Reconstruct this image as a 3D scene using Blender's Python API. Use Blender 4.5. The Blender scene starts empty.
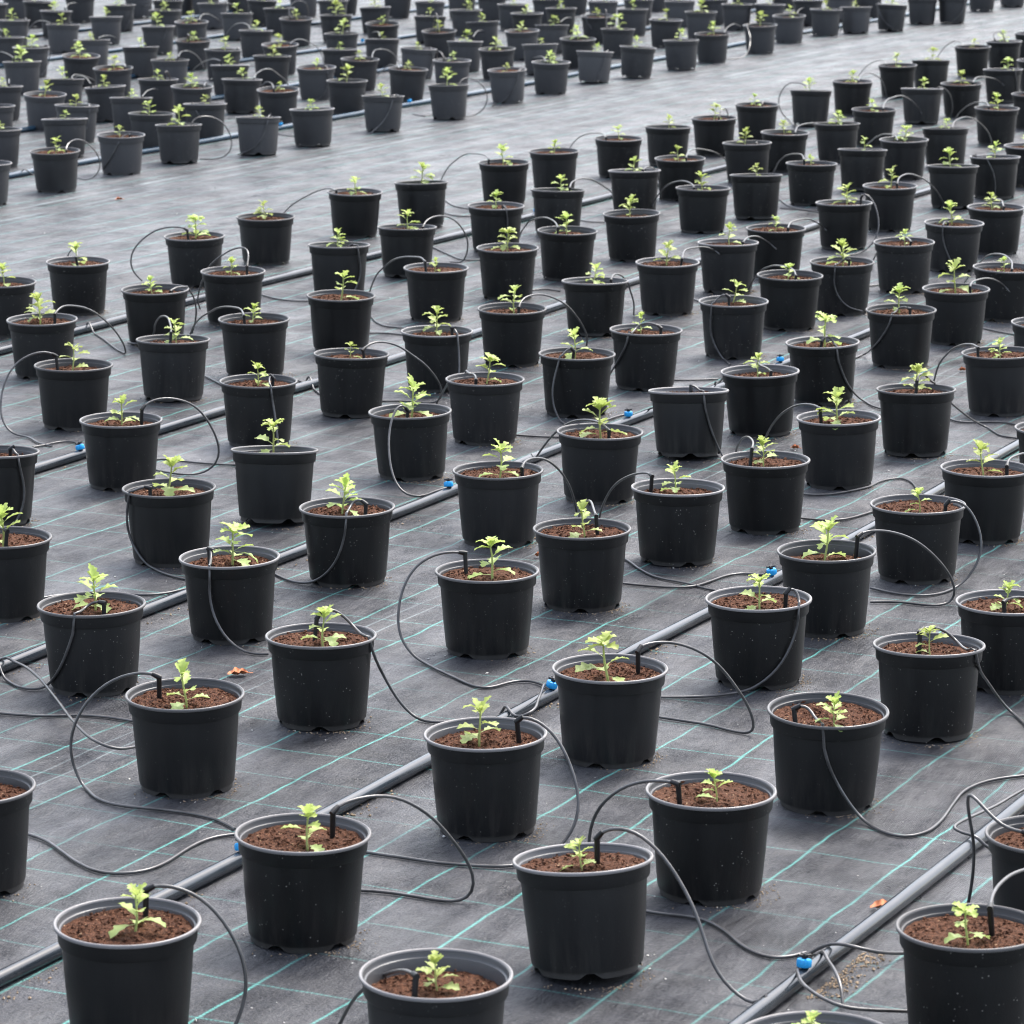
import bpy, math, random
from mathutils import Vector, Matrix, noise
rnd = random.Random(7)
scene = bpy.context.scene
COL = scene.collection
R = math.radians

# ---------------------------------------------------------------- camera model
F = 3600.0; TILT = math.atan(757 / 3600.0); CAMH = 1.725
CT, ST = math.cos(TILT), math.sin(TILT)
CAM = Vector((0, 0, CAMH))
def ray(px, py):
    return Vector((0, CT, -ST)) * F + Vector((1, 0, 0)) * (px - 512) + Vector((0, ST, CT)) * (512 - py)
def at_z(px, py, z):
    d = ray(px, py); return CAM + d * ((z - CAMH) / d.z)
def at_depth(px, py, D):
    return CAM + ray(px, py) * (D / F)
def depth(p):
    q = p - CAM; return q.y * CT - q.z * ST
def pix(p):
    q = p - CAM; D = depth(p)
    return 512 + F * q.x / D, 512 - F * (q.y * ST + q.z * CT) / D
AZ = R(26.4)
DV = Vector((math.sin(AZ), math.cos(AZ), 0)); DN = Vector((-math.cos(AZ), math.sin(AZ), 0))
def uv(p): return p.dot(DN), p.dot(DV)
PIPE_U = [0.78, 1.80, 2.83, 3.85, 4.905, 5.99, 8.50, 9.55, 10.6, 11.65, 12.7, 13.75, 14.8, 15.85, 16.9]

# ---------------------------------------------------------------- mesh helpers
def mesh(name, verts, faces, mat=None, smooth=True, angle=None):
    me = bpy.data.meshes.new(name)
    me.from_pydata([tuple(v) for v in verts], [], faces); me.update()
    if smooth:
        me.polygons.foreach_set('use_smooth', [True] * len(me.polygons))
        if angle: me.set_sharp_from_angle(angle=R(angle))
    for m in (mat if isinstance(mat, (list, tuple)) else [mat]):
        if m: me.materials.append(m)
    return me
def link(name, me, parent=None, loc=(0, 0, 0)):
    o = bpy.data.objects.new(name, me); COL.objects.link(o)
    if parent: o.parent = parent
    o.location = loc
    return o
def empty(name, loc):
    o = bpy.data.objects.new(name, None); COL.objects.link(o)
    o.location = loc; o.empty_display_size = 0.02
    return o
def tag(o, label=None, cat=None, group=None, kind=None):
    if label: o['label'] = label
    if cat: o['category'] = cat
    if group: o['group'] = group
    if kind: o['kind'] = kind
def lathe(prof, n, V, Fc, zfun=None):
    base = len(V)
    for j, (r, z) in enumerate(prof):
        for i in range(n):
            a = 2 * math.pi * i / n
            zz = zfun(j, a, z) if zfun else z
            V.append((r * math.cos(a), r * math.sin(a), zz))
    for j in range(len(prof) - 1):
        for i in range(n):
            k = (i + 1) % n
            Fc.append((base + j * n + i, base + j * n + k, base + (j + 1) * n + k, base + (j + 1) * n + i))
    return base
def sweep(pts, rad, V, Fc, n=8, cap=True):
    """tube along points; rad number or list"""
    base = len(V); m = len(pts)
    up = None
    for i, p in enumerate(pts):
        t = (pts[min(i + 1, m - 1)] - pts[max(i - 1, 0)])
        t = t.normalized() if t.length > 1e-9 else Vector((0, 0, 1))
        if up is None:
            up = t.cross(Vector((0.3, 0.2, 1))); up = up.normalized() if up.length > 1e-3 else Vector((1, 0, 0))
        up = (up - t * up.dot(t)); up = up.normalized() if up.length > 1e-6 else t.orthogonal().normalized()
        w = t.cross(up)
        r = rad[i] if isinstance(rad, (list, tuple)) else rad
        for k in range(n):
            a = 2 * math.pi * k / n
            V.append(p + up * (r * math.cos(a)) + w * (r * math.sin(a)))
    for i in range(m - 1):
        for k in range(n):
            q = (k + 1) % n
            Fc.append((base + i * n + k, base + i * n + q, base + (i + 1) * n + q, base + (i + 1) * n + k))
    if cap:
        Fc.append(tuple(base + k for k in range(n))[::-1])
        Fc.append(tuple(base + (m - 1) * n + k for k in range(n)))
def catmull(P, step):
    out = []
    m = len(P)
    for i in range(m - 1):
        p0 = P[max(i - 1, 0)]; p1 = P[i]; p2 = P[i + 1]; p3 = P[min(i + 2, m - 1)]
        if i == 0: p0 = p1 * 2 - p2
        if i == m - 2: p3 = p2 * 2 - p1
        # centripetal
        def kt(a, b, t): return t + max((b - a).length, 1e-6) ** 0.5
        t0 = 0.0; t1 = kt(p0, p1, t0); t2 = kt(p1, p2, t1); t3 = kt(p2, p3, t2)
        n = max(2, int((p2 - p1).length / step))
        for j in range(n):
            t = t1 + (t2 - t1) * j / n
            A1 = p0 * ((t1 - t) / (t1 - t0)) + p1 * ((t - t0) / (t1 - t0))
            A2 = p1 * ((t2 - t) / (t2 - t1)) + p2 * ((t - t1) / (t2 - t1))
            A3 = p2 * ((t3 - t) / (t3 - t2)) + p3 * ((t - t2) / (t3 - t2))
            B1 = A1 * ((t2 - t) / (t2 - t0)) + A2 * ((t - t0) / (t2 - t0))
            B2 = A2 * ((t3 - t) / (t3 - t1)) + A3 * ((t - t1) / (t3 - t1))
            out.append(B1 * ((t2 - t) / (t2 - t1)) + B2 * ((t - t1) / (t2 - t1)))
    out.append(P[-1].copy())
    return out

# ---------------------------------------------------------------- materials
class NT:
    def __init__(s, name):
        s.m = bpy.data.materials.new(name); s.m.use_nodes = True
        s.t = s.m.node_tree; s.b = s.t.nodes['Principled BSDF']
    def n(s, typ, **kw):
        x = s.t.nodes.new(typ)
        for k, v in kw.items():
            if k.startswith('i_'):
                key = k[2:]; key = int(key) if key.isdigit() else key.replace('_', ' ')
                x.inputs[key].default_value = v
            else: setattr(x, k, v)
        return x
    def l(s, a, b): s.t.links.new(a, b)
    def math(s, op, a, b=None, clamp=False):
        x = s.n('ShaderNodeMath', operation=op, use_clamp=clamp)
        for i, v in enumerate((a, b)):
            if v is None: continue
            if isinstance(v, (int, float)): x.inputs[i].default_value = v
            else: s.l(v, x.inputs[i])
        return x.outputs[0]
    def mix(s, fac, a, b):
        x = s.n('ShaderNodeMix', data_type='RGBA')
        for i, v in ((0, fac), (6, a), (7, b)):
            if isinstance(v, (int, float, tuple)): x.inputs[i].default_value = v
            else: s.l(v, x.inputs[i])
        return x.outputs[2]
    def noise(s, vec, scale, detail=3, rough=0.55):
        x = s.n('ShaderNodeTexNoise', i_Scale=scale, i_Detail=detail, i_Roughness=rough)
        if vec is not None: s.l(vec, x.inputs['Vector'])
        return x
    def ramp(s, fac, a, b, ca=(0, 0, 0, 1), cb=(1, 1, 1, 1)):
        x = s.n('ShaderNodeValToRGB'); e = x.color_ramp.elements
        e[0].position = a; e[1].position = b; e[0].color = ca; e[1].color = cb
        s.l(fac, x.inputs[0]); return x.outputs[0]
    def set(s, **kw):
        for k, v in kw.items():
            k = k.replace('_', ' ')
            if isinstance(v, (int, float, tuple)): s.b.inputs[k].default_value = v
            else: s.l(v, s.b.inputs[k])
    def bump(s, h, strength, dist=0.01):
        x = s.n('ShaderNodeBump', i_Strength=strength, i_Distance=dist)
        s.l(h, x.inputs['Height']); s.l(x.outputs[0], s.b.inputs['Normal']); return x

def mat_pot(name, base, rough, dust):
    k = NT(name)
    tc = k.n('ShaderNodeTexCoord'); oi = k.n('ShaderNodeObjectInfo')
    off = k.n('ShaderNodeVectorMath', operation='ADD')
    comb = k.n('ShaderNodeCombineXYZ'); m = k.math('MULTIPLY', oi.outputs['Random'], 37.0)
    k.l(m, comb.inputs[0]); k.l(m, comb.inputs[2])
    k.l(tc.outputs['Object'], off.inputs[0]); k.l(comb.outputs[0], off.inputs[1])
    v = off.outputs[0]
    patch = k.noise(v, 9, 4)
    speck = k.n('ShaderNodeTexVoronoi', i_Scale=150.0); k.l(v, speck.inputs['Vector'])
    sel = k.noise(v, 60, 1)
    sp = k.math('MULTIPLY', k.ramp(speck.outputs['Distance'], 0.10, 0.2, (1, 1, 1, 1), (0, 0, 0, 1)), k.ramp(sel.outputs[0], 0.55, 0.62))
    g = tuple(base) + (1,)
    g2 = tuple(c * 1.75 + 0.004 for c in base) + (1,)
    old = k.math('POWER', oi.outputs['Random'], 1.8)
    g3 = tuple(c * 3.2 + 0.006 for c in base) + (1,)
    c = k.mix(k.math('MULTIPLY', k.ramp(patch.outputs[0], 0.35, 0.75), 0.5), g, g2)
    c = k.mix(k.math('MULTIPLY', old, 0.85), c, g3)
    # rain splash: pale film low on the wall and in vertical runs
    szz = k.n('ShaderNodeSeparateXYZ'); k.l(tc.outputs['Object'], szz.inputs[0])
    mpr = k.n('ShaderNodeMapping'); mpr.inputs['Scale'].default_value = (1, 1, 0.10); k.l(v, mpr.inputs[0])
    runs = k.noise(mpr.outputs[0], 55, 4, 0.65)
    low = k.ramp(szz.outputs[2], 0.012, 0.085, (1, 1, 1, 1), (0.12, 0.12, 0.12, 1))
    film = k.math('MULTIPLY', k.math('MULTIPLY', k.ramp(runs.outputs[0], 0.45, 0.72), low), k.math('ADD', k.math('MULTIPLY', oi.outputs['Random'], 0.28), 0.06))
    c = k.mix(film, c, (0.10, 0.088, 0.075, 1))
    c = k.mix(k.math('MULTIPLY', k.math('MULTIPLY', sp, dust), k.math('FRACT', k.math('MULTIPLY', oi.outputs['Random'], 7.3))), c, (0.33, 0.31, 0.28, 1))
    fine = k.noise(v, 420, 2)
    sz = k.n('ShaderNodeSeparateXYZ'); k.l(tc.outputs['Object'], sz.inputs[0])
    c = k.mix(k.math('MULTIPLY', k.ramp(sz.outputs[2], 0.0085, 0.0096, (1, 1, 1, 1), (0, 0, 0, 1)), 0.45), c, (0.07, 0.064, 0.058, 1))  # foot band paler: dust and ground bounce light, both put into the colour
    k.set(Base_Color=c, Roughness=k.math('ADD', k.math('MULTIPLY', patch.outputs[0], 0.24), k.math('ADD', k.math('MULTIPLY', k.math('FRACT', k.math('MULTIPLY', oi.outputs['Random'], 13.7)), 0.14), rough - 0.10)), Specular_IOR_Level=0.42)
    k.bump(fine.outputs[0], 0.12, 0.002)
    return k.m
M_POT = mat_pot('black_pot_plastic', (0.0028, 0.0027, 0.0029), 0.33, 0.8)
M_POT2 = mat_pot('hazed_pot_plastic', (0.0215, 0.0212, 0.0222), 0.40, 0.7)  # lighter copy for the far pots, distance haze painted into the base colour
M_RIM = mat_pot('worn_sheen_rim_plastic', (0.074, 0.070, 0.069), 0.28, 0.5)  # lip lightened for wear and dust, with sky reflection painted in too
M_INNER = mat_pot('inner_wall_plastic', (0.030, 0.030, 0.031), 0.30, 0.5)  # greyer than the outer wall: reflected sky painted into the base colour

def mat_soil():
    k = NT('peat_soil'); tc = k.n('ShaderNodeTexCoord'); oi = k.n('ShaderNodeObjectInfo')
    a = k.noise(tc.outputs['Object'], 150, 5, 0.8); b = k.noise(tc.outputs['Object'], 380, 3, 0.8)
    c = k.mix(k.ramp(a.outputs[0], 0.36, 0.64), (0.012, 0.005, 0.003, 1), (0.125, 0.052, 0.029, 1))
    c = k.mix(k.math('MULTIPLY', k.ramp(b.outputs[0], 0.57, 0.66), 0.8), c, (0.34, 0.165, 0.092, 1))
    fl = k.n('ShaderNodeTexVoronoi', i_Scale=120.0); k.l(tc.outputs['Object'], fl.inputs['Vector'])
    sel = k.noise(tc.outputs['Object'], 45, 1)
    f = k.math('MULTIPLY', k.ramp(fl.outputs['Distance'], 0.16, 0.24, (1, 1, 1, 1), (0, 0, 0, 1)), k.ramp(sel.outputs[0], 0.58, 0.64))
    c = k.mix(f, c, (0.5, 0.33, 0.2, 1))
    dry = k.math('MULTIPLY', oi.outputs['Random'], 0.25)
    c = k.mix(dry, c, (0.14, 0.075, 0.048, 1))
    k.set(Base_Color=c, Roughness=0.95, Specular_IOR_Level=0.15)
    k.bump(b.outputs[0], 0.9, 0.004)
    return k.m
M_SOIL = mat_soil()
def mat_leaf(name, c1, c2, c3):
    k = NT(name); tc = k.n('ShaderNodeTexCoord'); oi = k.n('ShaderNodeObjectInfo')
    nz = k.noise(tc.outputs['Object'], 90, 2)
    at = k.n('ShaderNodeAttribute', attribute_name='age')
    c = k.mix(at.outputs['Fac'], c1 + (1,), c2 + (1,))
    c = k.mix(k.math('MULTIPLY', k.ramp(nz.outputs[0], 0.4, 0.7), 0.45), c, c3 + (1,))
    hs = k.n('ShaderNodeHueSaturation'); k.l(c, hs.inputs['Color'])
    k.l(k.math('ADD', k.math('MULTIPLY', oi.outputs['Random'], 0.25), 0.87), hs.inputs['Value'])
    k.l(k.math('ADD', k.math('MULTIPLY', oi.outputs['Random'], 0.016), 0.492), hs.inputs['Hue'])
    c = hs.outputs[0]
    k.set(Base_Color=c, Roughness=0.5, Specular_IOR_Level=0.35)
    tr = k.n('ShaderNodeBsdfTranslucent'); k.l(c, tr.inputs['Color'])
    mx = k.n('ShaderNodeMixShader', i_0=0.38)
    k.l(k.b.outputs[0], mx.inputs[1]); k.l(tr.outputs[0], mx.inputs[2])
    k.l(mx.outputs[0], k.t.nodes['Material Output'].inputs['Surface'])
    return k.m
M_LEAF = mat_leaf('young_leaf', (0.47, 0.56, 0.16), (0.36, 0.45, 0.17), (0.40, 0.51, 0.13))
M_STEM = mat_leaf('pale_stem', (0.50, 0.55, 0.22), (0.42, 0.47, 0.2), (0.46, 0.5, 0.2))

def simple(name, col, rough, spec=0.5, var=0.0, scale=60):
    k = NT(name); tc = k.n('ShaderNodeTexCoord')
    if var:
        nz = k.noise(tc.outputs['Object'], scale, 3)
        c = k.mix(k.ramp(nz.outputs[0], 0.35, 0.7), tuple(x * (1 - var) for x in col) + (1,), tuple(x * (1 + var) for x in col) + (1,))
        k.set(Base_Color=c)
    else: k.set(Base_Color=tuple(col) + (1,))
    k.set(Roughness=rough, Specular_IOR_Level=spec)
    return k.m
M_HOSE = simple('grey_black_hose', (0.072, 0.069, 0.068), 0.30, 0.6, 0.35, 40)
M_STAKE = simple('black_stake', (0.006, 0.006, 0.007), 0.45, 0.4)
M_BLUE = simple('blue_dripper', (0.02, 0.38, 0.82), 0.38, 0.5, 0.15, 200)
M_LEAF_DRY = simple('dry_leaf', (0.52, 0.19, 0.085), 0.7, 0.3, 0.35, 90)
M_PERL = simple('perlite', (0.62, 0.60, 0.56), 0.85, 0.3, 0.15, 300)
M_GRIT = simple('sandy_grit', (0.33, 0.25, 0.17), 0.9, 0.2, 0.3, 300)
def mat_pipe(name, c1, c2):
    k = NT(name); tc = k.n('ShaderNodeTexCoord')
    mp = k.n('ShaderNodeMapping'); mp.inputs['Scale'].default_value = (1, 0.05, 1)
    k.l(tc.outputs['Object'], mp.inputs[0])
    nz = k.noise(mp.outputs[0], 60, 4); dz = k.noise(tc.outputs['Object'], 14, 4)
    c = k.mix(k.ramp(nz.outputs[0], 0.4, 0.7), c1 + (1,), c2 + (1,))
    c = k.mix(k.math('MULTIPLY', k.ramp(dz.outputs[0], 0.5, 0.75), 0.35), c, (0.075, 0.074, 0.072, 1))
    k.set(Base_Color=c, Roughness=k.math('ADD', k.math('MULTIPLY', dz.outputs[0], 0.12), 0.13), Specular_IOR_Level=0.6)
    return k.m
M_PIPE = mat_pipe('polyethylene_pipe', (0.016, 0.021, 0.027), (0.040, 0.050, 0.060))
M_PIPE_BLUE = mat_pipe('bluish_pipe', (0.020, 0.050, 0.080), (0.045, 0.085, 0.12))

def mat_ground():
    k = NT('woven_ground_cover'); tc = k.n('ShaderNodeTexCoord'); P = tc.outputs['Object']
    def vadd(vec, nz, amp):
        s1 = k.n('ShaderNodeVectorMath', operation='SUBTRACT'); k.l(nz, s1.inputs[0]); s1.inputs[1].default_value = (0.5, 0.5, 0.5)
        s2 = k.n('ShaderNodeVectorMath', operation='SCALE'); k.l(s1.outputs[0], s2.inputs[0]); s2.inputs['Scale'].default_value = amp
        s3 = k.n('ShaderNodeVectorMath', operation='ADD'); k.l(vec, s3.inputs[0]); k.l(s2.outputs[0], s3.inputs[1]); return s3.outputs[0]
    wob = vadd(P, k.noise(P, 3.0, 2).outputs['Color'], 0.030)
    wob = vadd(wob, k.noise(P, 13.0, 1).outputs['Color'], 0.007)
    sx = k.n('ShaderNodeSeparateXYZ'); k.l(wob, sx.inputs[0])
    def line(axis, w):
        f = k.math('FRACT', k.math('ADD', k.math('DIVIDE', sx.outputs[axis], 0.157), 100.5))
        d = k.math('MULTIPLY', k.math('ABSOLUTE', k.math('SUBTRACT', f, 0.5)), 0.157)
        return k.ramp(d, w * 0.7, w * 1.3, (1, 1, 1, 1), (0, 0, 0, 1))
    lx = line(0, 0.00066); ly = line(1, 0.00066)
    wear = k.noise(P, 2.3, 3); worn = k.ramp(wear.outputs[0], 0.36, 0.62)
    # woven dashes on the coloured tapes
    wv = k.n('ShaderNodeTexWave', wave_type='BANDS', bands_direction='Y', i_Scale=40.0, i_Distortion=1.0); k.l(P, wv.inputs[0])
    wx = k.n('ShaderNodeTexWave', wave_type='BANDS', bands_direction='X', i_Scale=40.0, i_Distortion=1.0); k.l(P, wx.inputs[0])
    fx = k.math('MULTIPLY', lx, k.math('MULTIPLY', k.math('ADD', k.math('MULTIPLY', worn, 0.66), 0.34), k.math('ADD', k.math('MULTIPLY', wv.outputs['Fac'], 0.5), 0.5)))
    fy = k.math('MULTIPLY', ly, k.math('MULTIPLY', k.math('ADD', k.math('MULTIPLY', worn, 0.60), 0.12), k.math('ADD', k.math('MULTIPLY', wx.outputs['Fac'], 0.5), 0.4)))
    cr0 = k.noise(P, 2.0, 2)
    big = k.noise(P, 1.1, 5, 0.62); mid = k.noise(P, 7, 6, 0.65)
    mp = k.n('ShaderNodeMapping'); mp.inputs['Scale'].default_value = (1.0, 0.16, 1); mp.inputs['Rotation'].default_value = (0, 0, R(12)); k.l(P, mp.inputs[0])
    streak = k.noise(mp.outputs[0], 11, 5, 0.6)
    c = k.mix(k.ramp(mid.outputs[0], 0.32, 0.72), (0.0065, 0.0072, 0.0100, 1), (0.040, 0.042, 0.052, 1))
    c = k.mix(k.math('MULTIPLY', k.ramp(streak.outputs[0], 0.48, 0.78), 0.5), c, (0.083, 0.084, 0.090, 1))
    c = k.mix(k.math('MULTIPLY', k.ramp(big.outputs[0], 0.52, 0.75), 0.45), c, (0.080, 0.080, 0.084, 1))
    # tape weave of the cloth
    wa = k.n('ShaderNodeTexWave', wave_type='BANDS', bands_direction='X', i_Scale=95.0, i_Distortion=0.6); k.l(P, wa.inputs[0])
    wb = k.n('ShaderNodeTexWave', wave_type='BANDS', bands_direction='Y', i_Scale=95.0, i_Distortion=0.6); k.l(P, wb.inputs[0])
    weave = k.math('MULTIPLY', wa.outputs['Fac'], wb.outputs['Fac'])
    c = k.mix(k.math('MULTIPLY', weave, 0.25), c, (0.055, 0.055, 0.056, 1))
    fine = k.noise(P, 210, 3, 0.75)
    mp3 = k.n('ShaderNodeMapping'); mp3.inputs['Scale'].default_value = (1.0, 0.10, 1); mp3.inputs['Rotation'].default_value = (0, 0, R(5)); k.l(P, mp3.inputs[0])
    wide = k.noise(mp3.outputs[0], 4.5, 6, 0.68)
    c = k.mix(k.math('MULTIPLY', k.ramp(wide.outputs[0], 0.50, 0.70), 0.65), c, (0.150, 0.153, 0.165, 1))
    dusty = k.noise(P, 2.6, 7, 0.7)
    c = k.mix(k.math('MULTIPLY', k.ramp(dusty.outputs[0], 0.57, 0.72), 0.5), c, (0.16, 0.153, 0.150, 1))
    c = k.mix(k.math('MULTIPLY', k.ramp(fine.outputs[0], 0.50, 0.68), 0.55), c, (0.10, 0.095, 0.098, 1))
    sep = k.n('ShaderNodeSeparateXYZ'); k.l(P, sep.inputs[0])
    for pos, wd, st in ((-7.915, 0.012, 0.5), (-7.755, 0.012, 0.5), (-3.405, 0.0022, 0.6), (-3.365, 0.0022, 0.6)):
        dd = k.math('ABSOLUTE', k.math('SUBTRACT', k.math('ADD', sep.outputs[0], k.math('MULTIPLY', cr0.outputs[0], 0.03)), pos + 0.015))
        c = k.mix(k.math('MULTIPLY', k.ramp(dd, wd * 0.6, wd * 1.4, (1, 1, 1, 1), (0, 0, 0, 1)), k.math('MULTIPLY', worn, st)), c, (0.30, 0.37, 0.38, 1))
    c = k.mix(fx, c, (0.14, 0.54, 0.48, 1)); c = k.mix(fy, c, (0.12, 0.44, 0.40, 1))
    # clean cloth shines, scuffed or dusty cloth does not
    mp5 = k.n('ShaderNodeMapping'); mp5.inputs['Scale'].default_value = (1.0, 0.42, 1); mp5.inputs['Rotation'].default_value = (0, 0, R(20)); k.l(P, mp5.inputs[0])
    sn = k.noise(mp5.outputs[0], 9, 8, 0.74); sf = k.noise(P, 130, 4, 0.8)
    spec = k.math('ADD', k.math('MULTIPLY', k.ramp(sn.outputs[0], 0.40, 0.60), 0.52), k.math('MULTIPLY', k.ramp(sf.outputs[0], 0.36, 0.64), 0.36))
    spec = k.math('ADD', spec, 0.04)
    k.set(Base_Color=c, Roughness=k.math('ADD', k.math('ADD', k.math('MULTIPLY', k.ramp(mid.outputs[0], 0.3, 0.7), 0.16), k.math('ADD', k.math('MULTIPLY', k.ramp(streak.outputs[0], 0.35, 0.7), 0.14), k.math('MULTIPLY', k.ramp(dusty.outputs[0], 0.40, 0.62), 0.20))), 0.20), Specular_IOR_Level=spec)
    # creases
    mp2 = k.n('ShaderNodeMapping'); mp2.inputs['Scale'].default_value = (1, 0.28, 1); mp2.inputs['Rotation'].default_value = (0, 0, R(-28)); k.l(P, mp2.inputs[0])
    cr = k.noise(mp2.outputs[0], 7, 5, 0.6); cr2 = k.noise(P, 4, 3, 0.5); gr = k.noise(P, 240, 2, 0.6)
    mp4 = k.n('ShaderNodeMapping'); mp4.inputs['Scale'].default_value = (1, 0.35, 1); mp4.inputs['Rotation'].default_value = (0, 0, R(-35)); k.l(P, mp4.inputs[0])
    rg = k.n('ShaderNodeTexNoise', noise_type='RIDGED_MULTIFRACTAL', i_Scale=3.2, i_Detail=4.0, i_Roughness=0.5); k.l(mp4.outputs[0], rg.inputs['Vector'])
    h1 = k.math('ADD', k.math('MULTIPLY', k.ramp(rg.outputs[0], 0.2, 1.0), 0.22), k.math('MULTIPLY', cr.outputs[0], 0.8))
    h2 = k.math('ADD', k.math('MULTIPLY', gr.outputs[0], 0.075), k.math('ADD', cr2.outputs[0], k.math('MULTIPLY', weave, 0.03)))
    h = k.math('ADD', h1, h2)
    k.bump(h, 1.0, 0.062)
    return k.m
M_GROUND = mat_ground()

# ---------------------------------------------------------------- ground (x across the pipes, y along them)
def build_ground():
    n = 40; S = 60.0
    V = []; Fc = []
    for j in range(n + 1):
        for i in range(n + 1):
            V.append((-S + 2 * S * i / n, -S + 2 * S * j / n, 0))
    for j in range(n):
        for i in range(n):
            a = j * (n + 1) + i; Fc.append((a, a + 1, a + n + 2, a + n + 1))
    o = link('ground', mesh('ground', V, Fc, M_GROUND)); o.rotation_euler = (0, 0, -AZ)
    tag(o, 'dark woven weed matting with a grid of thin teal threads', None, None, 'structure')
build_ground()

# ---------------------------------------------------------------- pot
H_POT = 0.163; R_TOP = 0.100
def pot_meshes(pot_mat):
    N = 90
    V = []; Fc = []
    def zf(j, a, z):
        if j > 1: return z
        d = abs(((math.degrees(a) + 36) % 72) - 36)
        return z + 0.0085 * min(1, max(0, (13 - d) / 9))
    prof = [(0.0725, 0.0), (0.0765, 0.0), (0.0763, 0.0090), (0.0792, 0.0096), (0.0799, 0.0135), (0.0850, 0.070), (0.0893, 0.1295), (0.0892, 0.1325),
            (0.0930, 0.1331), (0.0938, 0.1350), (0.0950, 0.152), (0.0952, 0.1550), (0.0935, 0.157)]
    lathe(prof, N, V, Fc, zf)
    # bottom plate
    b = len(V)
    for i in range(N):
        a = 2 * math.pi * i / N; V.append((0.0725 * math.cos(a), 0.0725 * math.sin(a), 0.0130))
    for i in range(N):
        k = (i + 1) % N
        Fc.append((i, b + i, b + k, k))
    Fc.append(tuple(b + i for i in range(N))[::-1])
    body = mesh('flower_pot', V, Fc, pot_mat, True, 32)
    V = []; Fc = []
    lip = [(0.0950, 0.1545), (0.0975, 0.1540), (0.0994, 0.1548), (0.1000, 0.1570), (0.0994, 0.1592), (0.0980, 0.1600), (0.0966, 0.1596), (0.0960, 0.1585)]
    inner = [(0.0960, 0.1585), (0.0951, 0.1586), (0.0943, 0.1578), (0.0933, 0.1540), (0.0927, 0.1508), (0.0921, 0.1501), (0.0903, 0.1496), (0.0897, 0.1482), (0.0875, 0.1300), (0.0830, 0.095)]
    lathe(lip, N, V, Fc); k = len(Fc); lathe(inner, N, V, Fc)
    rim = mesh('rim', V, Fc, [M_RIM, M_INNER], True, 50)
    rim.polygons.foreach_set('material_index', [0 if q < k else 1 for q in range(len(Fc))])
    return body, rim
POT_ME, RIM_ME = pot_meshes(M_POT)
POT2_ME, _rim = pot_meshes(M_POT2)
PS = 1.018

def soil_mesh(seed):
    r = random.Random(seed); V = []; Fc = []
    rings = 20; seg = 48; off = Vector((seed * 3.1, seed * 1.7, 0))
    V.append((0, 0, 0.002))
    for i in range(1, rings + 1):
        rr = 0.0895 * i / rings
        for s in range(seg):
            a = 2 * math.pi * (s + (i % 2) * 0.5) / seg
            x, y = rr * math.cos(a), rr * math.sin(a)
            z = noise.fractal(Vector((x, y, 0)) * 60 + off, 0.8, 2.0, 4) * 0.0032 + noise.noise(Vector((x, y, 0)) * 14 + off) * 0.004
            z -= 0.002 * (i / rings) ** 4
            V.append((x, y, z))
    for s in range(seg): Fc.append((0, 1 + s, 1 + (s + 1) % seg))
    for i in range(rings - 1):
        a0 = 1 + i * seg; b0 = 1 + (i + 1) * seg
        for s in range(seg):
            Fc.append((a0 + s, b0 + s, b0 + (s + 1) % seg, a0 + (s + 1) % seg))
    for _ in range(420):
        rr = 0.083 * math.sqrt(r.random()); a = r.random() * 6.283; sz = 0.0007 + 0.0024 * r.random() ** 2
        c = Vector((rr * math.cos(a), rr * math.sin(a), r.uniform(-0.001, 0.003)))
        b = len(V); ax = Vector((r.uniform(-1, 1), r.uniform(-1, 1), r.uniform(-.4, .4))).normalized() * sz * r.uniform(1, 2.4)
        q = ax.orthogonal().normalized() * sz; w = ax.normalized().cross(q)
        for p in (ax, -ax, q, -q, w, -w): V.append(c + p * r.uniform(.7, 1.1))
        for f in ((0, 2, 4), (2, 1, 4), (1, 3, 4), (3, 0, 4), (2, 0, 5), (1, 2, 5), (3, 1, 5), (0, 3, 5)): Fc.append(tuple(b + t for t in f))
    return mesh('soil', V, Fc, M_SOIL, False)
SOILS = [soil_mesh(s) for s in range(1, 6)]

# ---------------------------------------------------------------- seedling
def add_leaf(V, Fc, ages, base, dirv, L, W, r, droop, age, petiole):
    """lobed blade on a short petiole; dirv = unit vector the leaf leaves the stem in"""
    side = dirv.cross(Vector((0, 0, 1)))
    side = side.normalized() if side.length > 1e-3 else Vector((1, 0, 0))
    side = (side + Vector((0, 0, r.uniform(-.35, .35)))).normalized()
    nS = 28; lob = r.choice((2.5, 3.0, 3.5)); ph = r.uniform(-.3, .3)
    P = base.copy(); d = dirv.copy(); spine = []
    tot = petiole + L; ds = tot / nS
    for i in range(nS + 1):
        spine.append((P.copy(), d.copy()))
        d = (d + Vector((0, 0, -droop * ds / tot * (0.5 + i / nS)))).normalized()
        P = P + d * ds
    b = len(V); cols = (-1.0, -0.52, 0.0, 0.52, 1.0)
    for i, (p, d) in enumerate(spine):
        s = (i * ds - petiole * 0.75) / (L + petiole * 0.25)
        if s <= 0: w = 0.0009
        else:
            env = (math.sin(min(1, s * 0.97 + 0.03) ** 0.85 * math.pi)) ** 0.62
            w = max(0.0007, W * env * (0.83 + 0.23 * math.cos(2 * math.pi * (s * lob + ph))))
        nrm = side.cross(d).normalized()
        if nrm.z < 0: nrm = -nrm
        for c in cols:
            fwd = d * (abs(c) * w * 0.30 if s > 0 else 0)
            jit = noise.noise(p * 180 + Vector((c * 3, age * 7, L * 100))) * 0.14 * w
            V.append(p + side * (c * w) + fwd + nrm * (abs(c) * w * 0.30 + jit)); ages.append(age)
    m = len(cols)
    for i in range(nS):
        for c in range(m - 1):
            a = b + i * m + c; Fc.append((a, a + 1, a + m + 1, a + m))

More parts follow.
